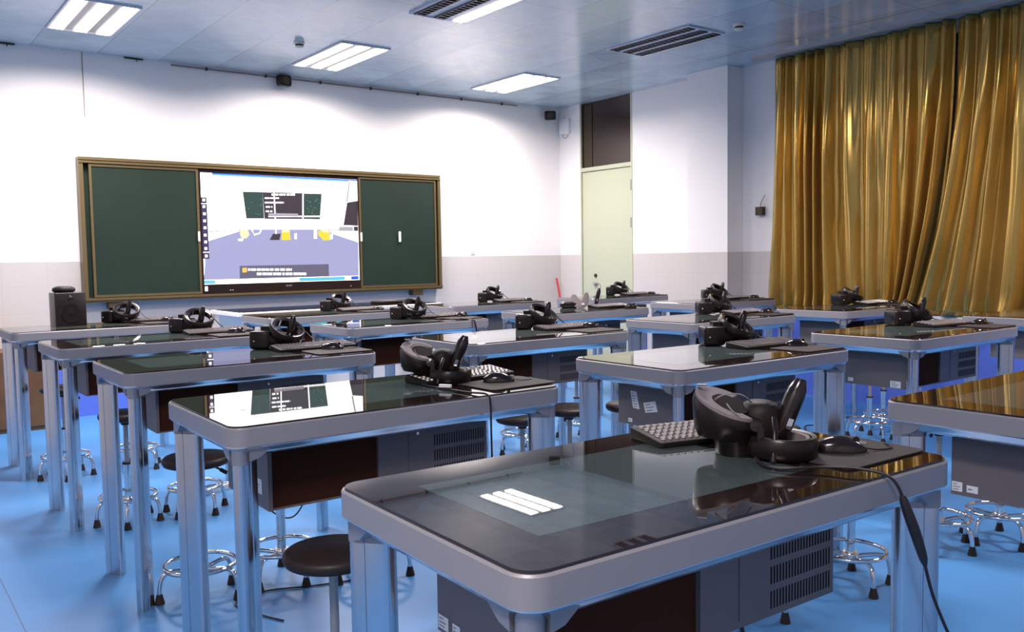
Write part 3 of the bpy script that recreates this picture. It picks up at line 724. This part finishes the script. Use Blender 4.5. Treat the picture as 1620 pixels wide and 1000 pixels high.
sticker('B0', [(.156, .604), (.129, .604), (.129, .581), (.156, .581)][:4] if False else [(.143, .604), (.118, .604), (.118, .581), (.143, .581)], 3)
sticker('B0', [(.108, .600), (.082, .600), (.082, .583), (.108, .583)], 1)
sticker('A0', [(.142, .600), (.112, .600), (.112, .578), (.142, .578)], 3)
sticker('A0', [(.100, .598), (.078, .598), (.078, .582), (.100, .582)], 2)
sticker('A1', [(-.04, .640), (-.10, .640), (-.10, .604), (-.04, .604)], 4)

# ================================================================== TEACHER'S DESK
dk = thing('teacher_desk', (2.99, 6.28, 0)); tag(dk, 'long white desk below the chalkboard at the front', 'desk')
bm = BM(); rr_loft(bm, 1.70, .60, .02, [(.004, .772), (0, .775), (0, .797), (.003, .800)]); obj('desk_top', bm, 'white', dk, 35)
bm = BM(); rr_loft(bm, 1.64, .54, .02, [(0, .8005), (.002, .803)]); obj('glass_sheet', bm, 'glass', dk, 35)
bm = BM(); box(bm, -.80, -.70, -.24, .24, 0, .771); obj('side_cabinet', bm, 'white', dk)
bm = BM(); box(bm, .62, .80, -.24, .24, 0, .771); obj('side_cabinet', bm, 'white', dk)
bm = BM(); box(bm, -.70, .62, -.02, .0, .0, .60); obj('front_panel', bm, 'white', dk)

# brown cabinet behind the left tables
ct = thing('wooden_cabinet', (.95, 7.02, 0)); tag(ct, 'low brown wooden cabinet against the front wall, behind the left tables', 'cabinet')
bm = BM(); box(bm, -.75, .16, -.17, .17, 0, .56); obj('body', bm, 'wood', ct)
for (a, b) in ((-.72, -.30), (-.28, .14)):
    bm = BM(); box(bm, a, b, -.182, -.171, .03, .53); dl = obj('door', bm, 'wood', ct)
    bm = BM(); lathe(bm, [(.001, 0), (.010, 0), (.012, .012), (.001, .016)], 12, (b - .03, -.182, .3), Matrix.Rotation(R(90), 3, 'X')); obj('knob', bm, 'bronzed', dl, 40)

# red pole
bm = BM(); tube(bm, [(6.10, 6.98, 0), (6.10, 7.215, .93)], .011, 10)
tag(obj('broom_handle', bm, 'red', None, 40), 'red pole leaning against the wall in the corner left of the door', 'pole')

# desk speaker and puck on the far left table
sp_ = thing('desk_speaker', wl('A4', -.115, .135, .8024), R(2)); tag(sp_, 'black cube loudspeaker standing on the farthest table at the left', 'speaker')
bm = BM(); rr_loft(bm, .165, .15, .004, [(0, 0), (0, .190), (.002, .193)]); obj('housing', bm, 'black', sp_, 40)
bm = BM(); lathe(bm, [(.001, 0), (.058, 0), (.054, .004), (.02, .001), (.001, .006)], 28, (0, -.0752, .075), Matrix.Rotation(R(90), 3, 'X')); obj('driver', bm, 'gloss', sp_, 40)
bm = BM(); lathe(bm, [(.001, 0), (.016, 0), (.012, .003), (.001, .004)], 16, (0, -.0752, .160), Matrix.Rotation(R(90), 3, 'X')); obj('tweeter', bm, 'gloss', sp_, 40)
pk = thing('round_speaker', wl('A4', -.135, .12, .9957)); tag(pk, 'flat round black speaker lying on top of the cube loudspeaker', 'speaker')
bm = BM(); lathe(bm, [(.001, 0), (.048, 0), (.060, .008), (.062, .018), (.058, .028), (.045, .034), (.001, .034)], 28); obj('body', bm, 'blackm', pk, 50)
bm = BM(); lathe(bm, [(.001, .0342), (.040, .0342), (.038, .037), (.001, .037)], 28); obj('grille', bm, 'black', pk, 50)

# ================================================================== STOOLS
def stool_prototype():
    t = thing('lab_stool')
    bm = BM(); lathe(bm, [(.001, .465), (.095, .465), (.108, .470), (.113, .480), (.112, .490), (.104, .497), (.001, .499)], 40); obj('seat', bm, 'seat', t, 50)
    bm = BM(); lathe(bm, [(.001, .440), (.018, .440), (.020, .448), (.055, .4645), (.001, .4648)], 20); obj('seat_hub', bm, 'rubber', t, 40)
    bm = BM(); tube(bm, spline([(.01, 0, .45), (.05, .01, .452), (.09, .015, .43)]), .004, 6); lathe(bm, [(.001, 0), (.007, .002), (.007, .028), (.001, .03)], 10, (.09, .015, .43), Matrix.Rotation(R(125), 3, 'Y')); obj('height_lever', bm, 'rubber', t, 50)
    bm = BM(); lathe(bm, [(.001, .20), (.0105, .20), (.0105, .441), (.001, .441)], 16); obj('gas_pole', bm, 'trim', t, 50)
    bm = BM(); lathe(bm, [(.001, .095), (.0165, .095), (.0165, .262), (.001, .262)], 18); obj('pole_sleeve', bm, 'chrome', t, 50)
    bm = BM(); lathe(bm, [(.001, .262), (.021, .262), (.021, .270), (.001, .270)], 18); obj('collar', bm, 'rubber', t, 50)
    bm = BM(); lathe(bm, [(.001, .085), (.026, .085), (.028, .092), (.028, .108), (.024, .114), (.001, .114)], 20); obj('hub', bm, 'chrome', t, 50)
    bm = BM()
    tube(bm, [(.118 * math.cos(2 * math.pi * k / 40), .118 * math.sin(2 * math.pi * k / 40), .119) for k in range(40)], .0078, 8, True); obj('foot_ring', bm, 'chrome', t, 60)
    for k in range(5):
        a = 2 * math.pi * k / 5 + .3; c, s = math.cos(a), math.sin(a)
        P = spline([(r * c, r * s, z) for r, z in ((.02, .098), (.07, .104), (.108, .103), (.126, .088), (.134, .060), (.136, .030))], 4)
        bm = BM(); tube(bm, P, .0082, 8); lg = obj('leg', bm, 'chrome', t, 60)
        bm = BM(); lathe(bm, [(.001, 0), (.0165, 0), (.016, .006), (.0095, .034), (.001, .034)], 14, (.136 * c, .136 * s, 0)); obj('rubber_foot', bm, 'rubber', lg, 40)
    return t
ST = [('A1', .848, 1.81, .2), ('A1', 1.16, 1.79, .5), ('A2', .912, 3.0, .12), ('A2', 1.20, 2.99, .9), ('A2', 1.47, 2.80, .3), ('A3', .944, 4.11, .35), ('A3', 1.23, 4.08, 1.0), ('A4', .889, 5.222, .5), ('A4', 1.24, 5.18, 0),
      ('B1', 2.27, 1.74, .7), ('B1', 2.73, 1.66, .2), ('B2', 2.22, 2.86, .2), ('B2', 2.50, 2.88, .9), ('B2', 2.76, 2.76, .4), ('B3', 2.33, 4.10, 0), ('B3', 2.66, 4.12, .7), ('B3', 3.13, 4.05, .3),
      ('C1', 3.60, 1.54, .1), ('C1', 3.345, 1.66, .6), ('C2', 3.66, 2.92, .2), ('C2', 3.95, 2.95, .9), ('C3', 3.62, 4.10, .4), ('D2', 4.97, 2.90, .2), ('D2', 5.27, 2.98, .8), ('B4', 2.30, 5.20, .3), ('B4', 2.65, 5.22, .5)]
sproto = stool_prototype(); index_kids(sproto)
cnt = {}
ordw = ['leftmost', 'second', 'third']
for i, (tn, x, y, a) in enumerate(ST):
    o = sproto if i == 0 else dup(sproto)
    o.location = Vector((x, y, 0)) * S; o.rotation_euler = (0, 0, a)
    k = cnt.get(tn, 0); cnt[tn] = k + 1
    pos = 'left' if k == 0 else ('right' if sum(1 for q in ST if q[0] == tn) == 2 else ('middle' if k == 1 else 'right'))
    tag(o, 'chrome lab stool, %s one at the %s' % (pos, where(tn)), 'stool', 'chrome lab stools')

# ================================================================== VR KITS
VIEW = R(-37)
def halo(bm, c, r, h, th, tilt, yaw=0.0, sy=1.08, fwd=0.0):
    """headband ring, tilted about the local y axis"""
    rot = Matrix.Rotation(yaw, 3, 'Z') @ Matrix.Rotation(fwd, 3, 'X') @ Matrix.Rotation(tilt, 3, 'Y'); loops = []
    for k in range(40):
        a = 2 * math.pi * k / 40; d = Vector((math.cos(a), math.sin(a) * sy, 0))
        pr = [(r - th, -h / 2), (r - th * .3, -h / 2 - .002), (r, -h / 2 + .003), (r, h / 2 - .003), (r - th * .3, h / 2 + .002), (r - th, h / 2)]
        loops.append([rot @ Vector((d.x * q, d.y * q, z)) + Vector(c) for q, z in pr])
    loft(bm, loops, closed_profile=True)
def headset_tilt():
    t = thing('vr_headset')
    bm = BM()
    lps = []
    for x, sy, sz in ((-.110, .86, .84), (-.106, .95, .94), (-.096, 1, 1), (-.060, 1, 1), (-.040, .98, .98), (-.030, .90, .90)):
        lps.append([(x, y * sy, .038 + (z - .038) * sz) for y, z in rrect(.124, .075, .012, 5, 0, .038)])
    loft(bm, lps); obj('visor', bm, 'black', t, 50)
    bm = BM(); lps = []
    for x, s_ in ((-.030, .92), (.0, .86), (.03, .70)): lps.append([(x, y * s_, .038 + (z - .036) * s_) for y, z in rrect(.112, .062, .024, 5, 0, .036)])
    loft(bm, lps); obj('face_gasket', bm, 'blackm', t, 50)
    bm = BM(); halo(bm, (.026, .004, .070), .073, .034, .010, R(24), fwd=R(20)); obj('headband', bm, 'black', t, 40)
    bm = BM(); halo(bm, (.0262, .004, .070), .0632, .028, .008, R(24), fwd=R(20)); obj('band_padding', bm, 'gloss', t, 40)
    bm = BM()
    box(bm, -.070, -.040, -.030, .030, .070, .092); obj('hinge_arm', bm, 'black', t)
    bm = BM(); lathe(bm, [(.001, 0), (.010, 0), (.009, .006), (.001, .007)], 12, (.092, 0, .032), Matrix.Rotation(R(90), 3, 'Y')); obj('band_wheel', bm, 'gloss', t, 40)
    bm = BM(); lathe(bm, [(.0005, 0), (.003, 0), (.003, .003), (.0005, .0035)], 10, (-.090, -.0598, .035), Matrix.Rotation(R(90), 3, 'X')); obj('button', bm, 'label', t, 40)
    bm = BM(); tube(bm, spline([(.06, .03, .085), (.085, .04, .072), (.115, .045, .040), (.14, .05, .022), (.165, .055, .018)]), .0026, 6); obj('cable', bm, 'cable', t, 60)
    return t
def headset_up():
    t = thing('vr_headset')
    bm = BM()
    sl = math.tan(R(-16)); sb = math.tan(R(14))
    loops = []
    for z, a, b, cx in ((0.0, .040, .044, .014), (.030, .043, .050, .012), (.036, .058, .060, -.003), (.050, .062, .066, -.005), (.080, .064, .072, -.006)):
        loops.append([(cx + a * math.cos(q), b * math.sin(q), z + ((sl * a * math.cos(q) + sb * b * math.sin(q)) if z > .06 else 0)) for q in [2 * math.pi * k / 36 for k in range(36)]])
    a, b, cx, z = .061, .069, -.006, .092
    loops.append([(cx + a * math.cos(q), b * math.sin(q), z + sl * a * math.cos(q) + sb * b * math.sin(q)) for q in [2 * math.pi * k / 36 for k in range(36)]])
    loft(bm, loops); obj('visor', bm, 'black', t, 45)
    # grey crescent forehead pad with the dark face opening
    bm = BM(); top = []; n = 30
    for k in range(n + 1):
        q = R(55 + 250 * k / n); wd_ = .40 + .20 * math.sin(math.pi * k / n)
        o1 = (cx + .058 * math.cos(q), .066 * math.sin(q)); i1 = (cx + .058 * (1 - wd_) * math.cos(q) - .004, .066 * (1 - wd_) * math.sin(q))
        top.append((o1, i1))
    def zz(p): return .0945 + sl * (p[0] - cx) + sb * p[1]
    vo = [bm.verts.new((p[0][0], p[0][1], zz(p[0]) + .004)) for p in top]; vi = [bm.verts.new((p[1][0], p[1][1], zz(p[1]) + .002)) for p in top]
    vb = [bm.verts.new((p[0][0], p[0][1], zz(p[0]) - .004)) for p in top]; vc = [bm.verts.new((p[1][0], p[1][1], zz(p[1]) - .004)) for p in top]
    for k in range(n):
        for A_, B_ in ((vo, vi), (vi, vc), (vc, vb), (vb, vo)): bm.faces.new((A_[k], A_[k + 1], B_[k + 1], B_[k]))
    bm.faces.new((vo[0], vi[0], vc[0], vb[0])); bm.faces.new((vo[n], vb[n], vc[n], vi[n]))
    gs = obj('face_gasket', bm, 'fabric', t, 40)
    bm = BM(); lathe(bm, [(.001, 0), (.034, 0), (.033, .003), (.001, .003)], 28, (cx + .006, 0, .0925), Matrix.Rotation(R(14), 3, 'X') @ Matrix.Rotation(R(16), 3, 'Y'), sy=1.25); obj('lens_well', bm, 'vent', t, 40)
    bm = BM(); rt_ = Matrix.Rotation(R(14), 3, 'Y'); box(bm, -.0135, .0135, -.009, .009, 0, .0012, rot=Matrix.Translation((-.046, .008, .1085)).to_3x3() @ rt_)
    bmesh.ops.rotate(bm, verts=bm.verts, cent=(0, 0, 0), matrix=Matrix.Rotation(R(75), 3, 'Z'))
    bmesh.ops.translate(bm, verts=bm.verts, vec=(-.046, .030, .1265)); obj('white_label', bm, 'label', t)
    bm = BM(); tube(bm, spline([(-.035, -.028, .108), (-.02, -.045, .120), (.01, -.04, .118), (.035, -.02, .100)]), .0016, 6); tube(bm, spline([(-.02, -.052, .104), (-.01, -.062, .09), (.008, -.060, .075)]), .0016, 6); obj('strap_cord', bm, 'cableg', t, 60)
    # rear mass: strap pad folded beside the visor
    bm = BM(); loops = []
    for z, a, b, cx2 in ((.004, .03, .032, .050), (.03, .036, .038, .052), (.075, .038, .040, .058), (.093, .030, .034, .060), (.098, .018, .022, .060)):
        loops.append([(cx2 + a * math.cos(q), .01 + b * math.sin(q), z) for q in [2 * math.pi * k / 24 for k in range(24)]])
    loft(bm, loops); obj('strap_pad', bm, 'blackm', t, 50)
    bm = BM(); halo(bm, (.085, -.035, .024), .066, .034, .012, R(2)); obj('headband', bm, 'black', t, 40)
    bm = BM(); halo(bm, (.085, -.035, .030), .0535, .018, .009, R(2)); obj('band_padding', bm, 'fabric', t, 40)
    bm = BM(); lathe(bm, [(.001, 0), (.011, 0), (.011, .004), (.001, .006)], 14, (.028, -.070, .065), Matrix.Rotation(R(80), 3, 'X')); box(bm, .030, .042, -.077, -.071, .018, .062); obj('adjuster', bm, 'gloss', t, 40)
    bm = BM(); tube(bm, spline([(.068, -.05, .075), (.062, -.075, .055), (.055, -.092, .02), (.052, -.098, .004)]), .0055, 8); obj('strap', bm, 'black', t, 60)
    return t
def controller(hx, lean, h):
    t = thing('vr_controller')
    d = Vector((math.sin(lean), 0, math.cos(lean)))
    pts = [Vector((0, 0, .006)) + d * (h * k / 7) for k in range(8)]
    bm = BM(); tube(bm, pts, .01, 12, radii=[.010, .0125, .0135, .0140, .0145, .0150, .0140, .0075]); obj('handle', bm, 'gloss', t, 60)
    bm = BM(); halo(bm, (.004, 0, .012), .036, .010, .005, R(6)); obj('tracking_ring', bm, 'black', t, 40)
    bm = BM(); box(bm, -.004, .004, -.0165, -.012, .045, .062, rot=Matrix.Rotation(lean, 3, 'Y')); obj('button', bm, 'chrome', t)
    return t
def keyboard_proto():
    t = thing('keyboard'); w, d = .325, .112
    bm = BM()
    lps = [[(x, y, z0 + (y + d / 2) * .10 * f_) for x, y in rrect(w - 2 * i, d - 2 * i, .006, 3)] for i, z0, f_ in ((.002, 0, 0), (0, .003, 0), (0, .010, 1), (.003, .0115, 1))]
    loft(bm, lps); obj('case', bm, 'blackm', t, 40)
    bm = BM()
    for r_ in range(5):
        x = -w / 2 + .010; y = -d / 2 + .010 + r_ * .0192
        while x < w / 2 - .018:
            kw = .0125 if not (r_ == 0 and -.07 < x < -.06) else .0125
            if r_ == 0 and -.075 < x < -.02: kw = .075
            if x + kw > w / 2 - .008: break
            z = .0118 + (y + d / 2) * .10
            rr_loft(bm, kw, .0155, .002, [(0, z), (.0012, z + .0042)], cx=x + kw / 2, cy=y + .0078, n=1)
            x += kw + .0022
            if abs(x - .085) < .007: x += .008
    obj('keys', bm, 'key', t)
    bm = BM(); tube(bm, spline([(0, d / 2, .01), (.01, d / 2 + .02, .004), (-.02, d / 2 + .035, .003)]), .0018, 6); obj('cable', bm, 'cable', t, 60)
    return t
def mouse_proto():
    t = thing('computer_mouse'); L, Wd, Hh = .088, .048, .026
    bm = BM(); lps = []
    for k in range(13):
        s = k / 12; x = -L / 2 + L * s; e = math.sin(math.pi * min(max((s * .96 + .02), 0), 1)) ** .45
        hh = Hh * (math.sin(math.pi * (s * .86 + .10)) ** .7); ww = Wd / 2 * e * (1 - .10 * math.sin(math.pi * s))
        lps.append([(x, ww * math.cos(R(a)) , .001 + hh * (math.sin(R(a)) ** .8 if math.sin(R(a)) > 0 else 0)) for a in range(0, 181, 15)])
    loft(bm, lps); obj('body', bm, 'gloss', t, 60)
    bm = BM(); lathe(bm, [(.001, -.002), (.006, -.002), (.006, .002), (.001, .002)], 12, (L * .30, 0, .0205), Matrix.Rotation(R(90), 3, 'X')); obj('scroll_wheel', bm, 'blackm', t, 40)
    bm = BM(); box(bm, L * .10, L * .47, -.0006, .0006, .0, .0228, rot=Matrix.Rotation(R(8), 3, 'Y')); obj('button_seam', bm, 'chrome', t)
    bm = BM(); tube(bm, spline([(L / 2 - .002, 0, .006), (L / 2 + .02, .004, .002), (L / 2 + .05, .02, .002), (L / 2 + .05, .06, .002)]), .0014, 6); obj('cable', bm, 'cable', t, 60)
    return t
def pad_proto():
    t = thing('mouse_pad')
    bm = BM(); rr_loft(bm, .23, .175, .016, [(.0006, 0), (0, .0008), (0, .0026), (.0008, .0032)]); obj('cloth', bm, 'pad', t, 35)
    return t
P_T, P_U = headset_tilt(), headset_up()
P_K, P_M, P_P = keyboard_proto(), mouse_proto(), pad_proto()
P_C1, P_C2 = controller(0, R(13), .130), controller(0, R(19), .122)
for p in (P_T, P_U, P_K, P_M, P_P, P_C1, P_C2): index_kids(p)
P_U.scale = (.94, .94, .93); P_C2.scale = (1.18, 1.18, 1.08)
used = set()
def place(p, loc, rz, label, cat, group):
    if p.name in used: o = dup(p)
    else: o = p; used.add(p.name)
    o.location = Vector(loc) * S; o.rotation_euler = (0, 0, rz)
    tag(o, label, cat, group); return o
ZT = .8028
# per table: headset kind, (u,v) of headset, its turn, keyboard (u,v,rot), pad (u,v,rot), mouse (u,v,rot)
KIT = {
 'A0': ('U', (.188, .008), VIEW, (.285, .125, -.22), (.345, -.115, 0), (.335, -.115, -.72)),
 'A1': ('U', (.215, .085), VIEW, (.325, .055, .08), (.365, -.12, .05), (.36, -.09, -.55)),
 'A2': ('T', (.235, .165), VIEW, (.325, .04, 0), (.35, -.12, 0), (.36, -.06, -.6)),
 'A3': ('T', (.24, .16), VIEW - .25, (.32, .03, 0), (.35, -.13, 0), (.37, -.08, -.4)),
 'A4': ('T', (.18, .12), VIEW - .3, (.33, .10, 0), (.36, -.08, 0), (.40, -.03, -.5)),
 'B1': ('T', (.265, .155), VIEW, (.315, .02, -.05), (.35, -.14, 0), (.375, -.075, -.5)),
 'B2': ('T', (.225, .165), VIEW, (.315, .06, 0), (.35, -.12, 0), (.43, .005, -.5)),
 'B3': ('T', (.12, .09), VIEW - .35, (.32, .09, 0), (.36, -.08, 0), (.42, -.01, -.5)),
 'B4': ('T', (.20, .14), VIEW - .1, (.32, .02, 0), (.36, -.14, 0), (.40, -.08, -.5)),
 'C1': ('T', (.20, .13), VIEW + .05, (.26, .00, -.1), (.35, -.15, 0), (.40, -.10, -.4)),
 'C2': ('T', (.20, .14), VIEW, (.32, .02, 0), (.36, -.14, 0), (.40, -.08, -.5)),
 'C4': ('T', (.19, .13), VIEW, (.32, .02, 0), (.36, -.14, 0), (.40, -.08, -.5)),
 'D2': ('T', (.20, .12), VIEW + .25, (.33, .02, 0), (.36, -.14, 0), (.40, -.08, -.5)),
 'D3': ('T', (.20, .14), VIEW, (.32, .02, 0), (.36, -.14, 0), (.40, -.08, -.5)),
 'D4': ('T', (.20, .14), VIEW - .1, (.32, .02, 0), (.36, -.14, 0), (.40, -.08, -.5)),
}
for n, (kind, hs, hr, kb, pd, ms) in KIT.items():
    th = TB[n][2]; w_ = where(n)
    place(P_U if kind == 'U' else P_T, wl(n, hs[0], hs[1], ZT), hr, ('black VR headset lying face up, ' if kind == 'U' else 'black VR headset with tilted headband, ') + w_, 'VR headset', 'VR headsets on the tables')
    c, s = math.cos(hr), math.sin(hr)
    off = (.078, -.005) if kind == 'U' else (.030, -.004)
    bx, by, _ = wl(n, hs[0], hs[1])
    place(P_C2 if kind == 'U' else P_C1, (bx + c * off[0] - s * off[1], by + s * off[0] + c * off[1], ZT), hr, 'black upright VR controller beside the headset, ' + w_, 'VR controller', 'VR controllers on the tables')
    place(P_K, wl(n, kb[0], kb[1], ZT), th + kb[2], 'black keyboard on the ' + w_, 'keyboard', 'keyboards on the tables')
    place(P_P, wl(n, pd[0], pd[1], ZT), th + pd[2], 'dark mouse pad on the ' + w_, 'mouse pad', 'mouse pads on the tables')
    place(P_M, wl(n, ms[0], ms[1], ZT + .0033), th + ms[2], 'black computer mouse on its pad, ' + w_, 'computer mouse', 'computer mice on the tables')

# the opened headset on the second farthest table of the third column
n = 'C3'
t = thing('vr_headset', wl(n, .12, .09, ZT), VIEW + .1); tag(t, 'black VR headset with saddle shaped gasket up, ' + where(n), 'VR headset', 'VR headsets on the tables')
outl = spline([(-.062, 0, .045), (-.055, 0, .088), (-.032, 0, .092), (-.014, 0, .062), (0, 0, .052), (.014, 0, .062), (.034, 0, .100), (.056, 0, .104), (.066, 0, .075), (.058, 0, .032), (.032, 0, .008), (0, 0, .001), (-.032, 0, .006), (-.054, 0, .022), (-.062, 0, .045)], 4)[:-1]
bm = BM(); loft(bm, [[(p.x * k, -.030 + dy + 6 * p.x * p.x + .25 * p.z, max(p.z * k + .05 * (1 - k), .001)) for p in outl] for dy, k in ((0, .90), (.004, 1), (.022, 1), (.028, .92))]); obj('face_gasket', bm, 'fabric', t, 50)
bm = BM(); rr_loft(bm, .12, .085, .02, [(.012, 0), (0, .010), (0, .032), (.02, .046)], cx=-.075, cy=.03); obj('visor', bm, 'black', t, 50)
bm = BM(); box(bm, .004, .024, -.0285, -.0272, .022, .034); obj('white_label', bm, 'label', t)
t2 = dup(P_C1); t2.location = Vector(wl(n, .235, .06, ZT)) * S; t2.rotation_euler = (0, 0, VIEW); tag(t2, 'black upright VR controller beside the saddle shaped headset', 'VR controller', 'VR controllers on the tables')
o = dup(P_K); o.location = Vector(wl(n, .30, -.02, ZT)) * S; o.rotation_euler = (0, 0, 0); tag(o, 'black keyboard on the ' + where(n), 'keyboard', 'keyboards on the tables')
o = dup(P_M); o.location = Vector(wl(n, .40, -.12, ZT)) * S; o.rotation_euler = (0, 0, -.5); tag(o, 'black computer mouse on the ' + where(n), 'computer mouse', 'computer mice on the tables')
# things on the teacher's desk
bm = BM(); rr_loft(bm, .34, .13, .01, [(.002, 0), (0, .004), (0, .014), (.004, .018)]); o = obj('desk_keyboard', bm, 'blackm', None, 40, (3.55, 6.30, .8035)); tag(o, 'black keyboard on the white desk below the chalkboard', 'keyboard')
bm = BM(); rr_loft(bm, .14, .10, .006, [(0, 0), (0, .012)]); o = obj('tissue_box', bm, 'label', None, 40, (3.62, 6.44, .8035)); tag(o, 'small white box on the desk below the chalkboard', 'box')

# ================================================================== CABLES
def cable(pts, r, label, m='cable', name='cable', thick=None):
    P = spline(pts, 8); bm = BM(); tube(bm, P, r, 8)
    if thick:
        a, b, r2 = thick; k0, k1 = int(a * (len(P) - 1)), int(b * (len(P) - 1)); seg = P[k0:k1 + 1]
        n_ = len(seg); tube(bm, seg, r2, 10, radii=[r2 * (.45 + .55 * math.sin(math.pi * k / (n_ - 1)) ** .4) for k in range(n_)])
    o = obj(name, bm, m, None, 60); tag(o, label, 'cable', 'loose cables'); return o
cable([wl('A0', .16, -.07, .812), wl('A0', .14, -.11, .807), wl('A0', .155, -.145, .808), wl('A0', .195, -.175, .810), wl('A0', .225, -.225, .812), wl('A0', .245, -.268, .800), wl('A0', .262, -.285, .745), wl('A0', .285, -.295, .68), wl('A0', .315, -.300, .60), wl('A0', .36, -.32, .50), wl('A0', .42, -.34, .42), wl('A0', .55, -.36, .30)],
      .0026, 'black headset cable hanging over the edge of the foreground table', thick=(.50, .66, .0085))
cable([wl('A1', .17, .03, .808), wl('A1', .165, -.03, .806), wl('A1', .17, -.07, .806), wl('A1', .175, -.13, .806), wl('A1', .185, -.20, .806), wl('A1', .20, -.262, .806), wl('A1', .203, -.272, .78), wl('A1', .203, -.274, .70), wl('A1', .205, -.276, .55), wl('A1', .21, -.29, .30), wl('A1', .22, -.31, .01), wl('A1', .18, -.36, .004)],
      .0026, 'black cable hanging down the front of the table that mirrors the display')
bm = BM(); rr_loft(bm, .036, .012, .002, [(0, 0), (0, .007)]); o = obj('cable_connector', bm, 'label', None, 40, wl('A1', .172, -.105, .8105)); o.rotation_euler = (0, 0, R(-60)); tag(o, 'white plug on the cable across the table that mirrors the display', 'plug')
cable([wl('B1', .26, .262, .50), wl('B1', .30, .268, .42), wl('B1', .36, .28, .30), wl('B1', .42, .30, .16), wl('B1', .5, .32, .02)], .003, 'black cable dropping behind the second nearest table of the second column')
cable([wl('A0', .18, .0, .571), wl('A0', .19, -.02, .48), wl('A0', .20, -.03, .38), wl('A0', .215, -.04, .2), wl('A0', .22, -.05, .01)], .0042, 'black power cable hanging under the cabinet of the foreground table')
cable([(1.05, 2.62, .004), (1.0, 2.74, .004), (.98, 2.86, .004), (1.10, 2.90, .004), (1.25, 2.84, .004), (1.38, 2.80, .004)], .003, 'dark cable lying on the floor beside the chrome stools at left')
cable([wl('A2', .10, -.08, .571), wl('A2', .06, -.12, .40), wl('A2', .03, -.16, .26), wl('A2', .12, -.18, .20), wl('A2', .20, -.15, .30), wl('A2', .26, -.1, .571)], .003, 'tangled black cables under the middle table of the leftmost column')
cable([wl('B3', .20, -.05, .806), wl('B3', .28, -.12, .806), wl('B3', .32, -.20, .806), wl('B3', .33, -.264, .803), wl('B3', .335, -.28, .76), wl('B3', .34, -.285, .72)], .003, 'black cable over the edge of the second farthest table, second column', thick=(.55, .95, .006))
cable([wl('D2', -.10, 0, .571), wl('D2', -.05, -.05, .50), wl('D2', 0, -.06, .47), wl('D2', .06, -.03, .50), wl('D2', .02, 0, .54), wl('D2', -.04, 0, .50), wl('D2', .02, -.04, .46), wl('D2', .1, 0, .571)], .003, 'coiled black cable under the middle table of the rightmost column')
cable([(4.90, 3.3, .004), (5.05, 3.40, .004), (5.2, 3.32, .004), (5.4, 3.42, .004), (5.6, 3.35, .004)], .004, 'black cable lying on the floor near the gold curtain')
bm = BM(); tube(bm, [(.010 * math.cos(a), .007 * math.sin(a), .0015) for a in [2 * math.pi * k / 16 for k in range(16)]], .0015, 6, True); tag(obj('rubber_band', bm, 'cable', None, 60, (2.60, 1.36, 0)), 'tiny dark ring lying on the blue floor under the foreground table', 'ring')
ps = thing('power_strip', (1.40, 4.36, 0), R(20)); tag(ps, 'white power strip on the floor under the table behind the chrome stools', 'power strip')
bm = BM(); rr_loft(bm, .22, .045, .006, [(.001, 0), (0, .004), (0, .026), (.002, .028)]); obj('housing', bm, 'label', ps, 40)
bm = BM()
for k in range(5): box(bm, -.09 + k * .04, -.07 + k * .04, -.008, .008, .0282, .0290)
obj('outlet', bm, 'cable', ps)
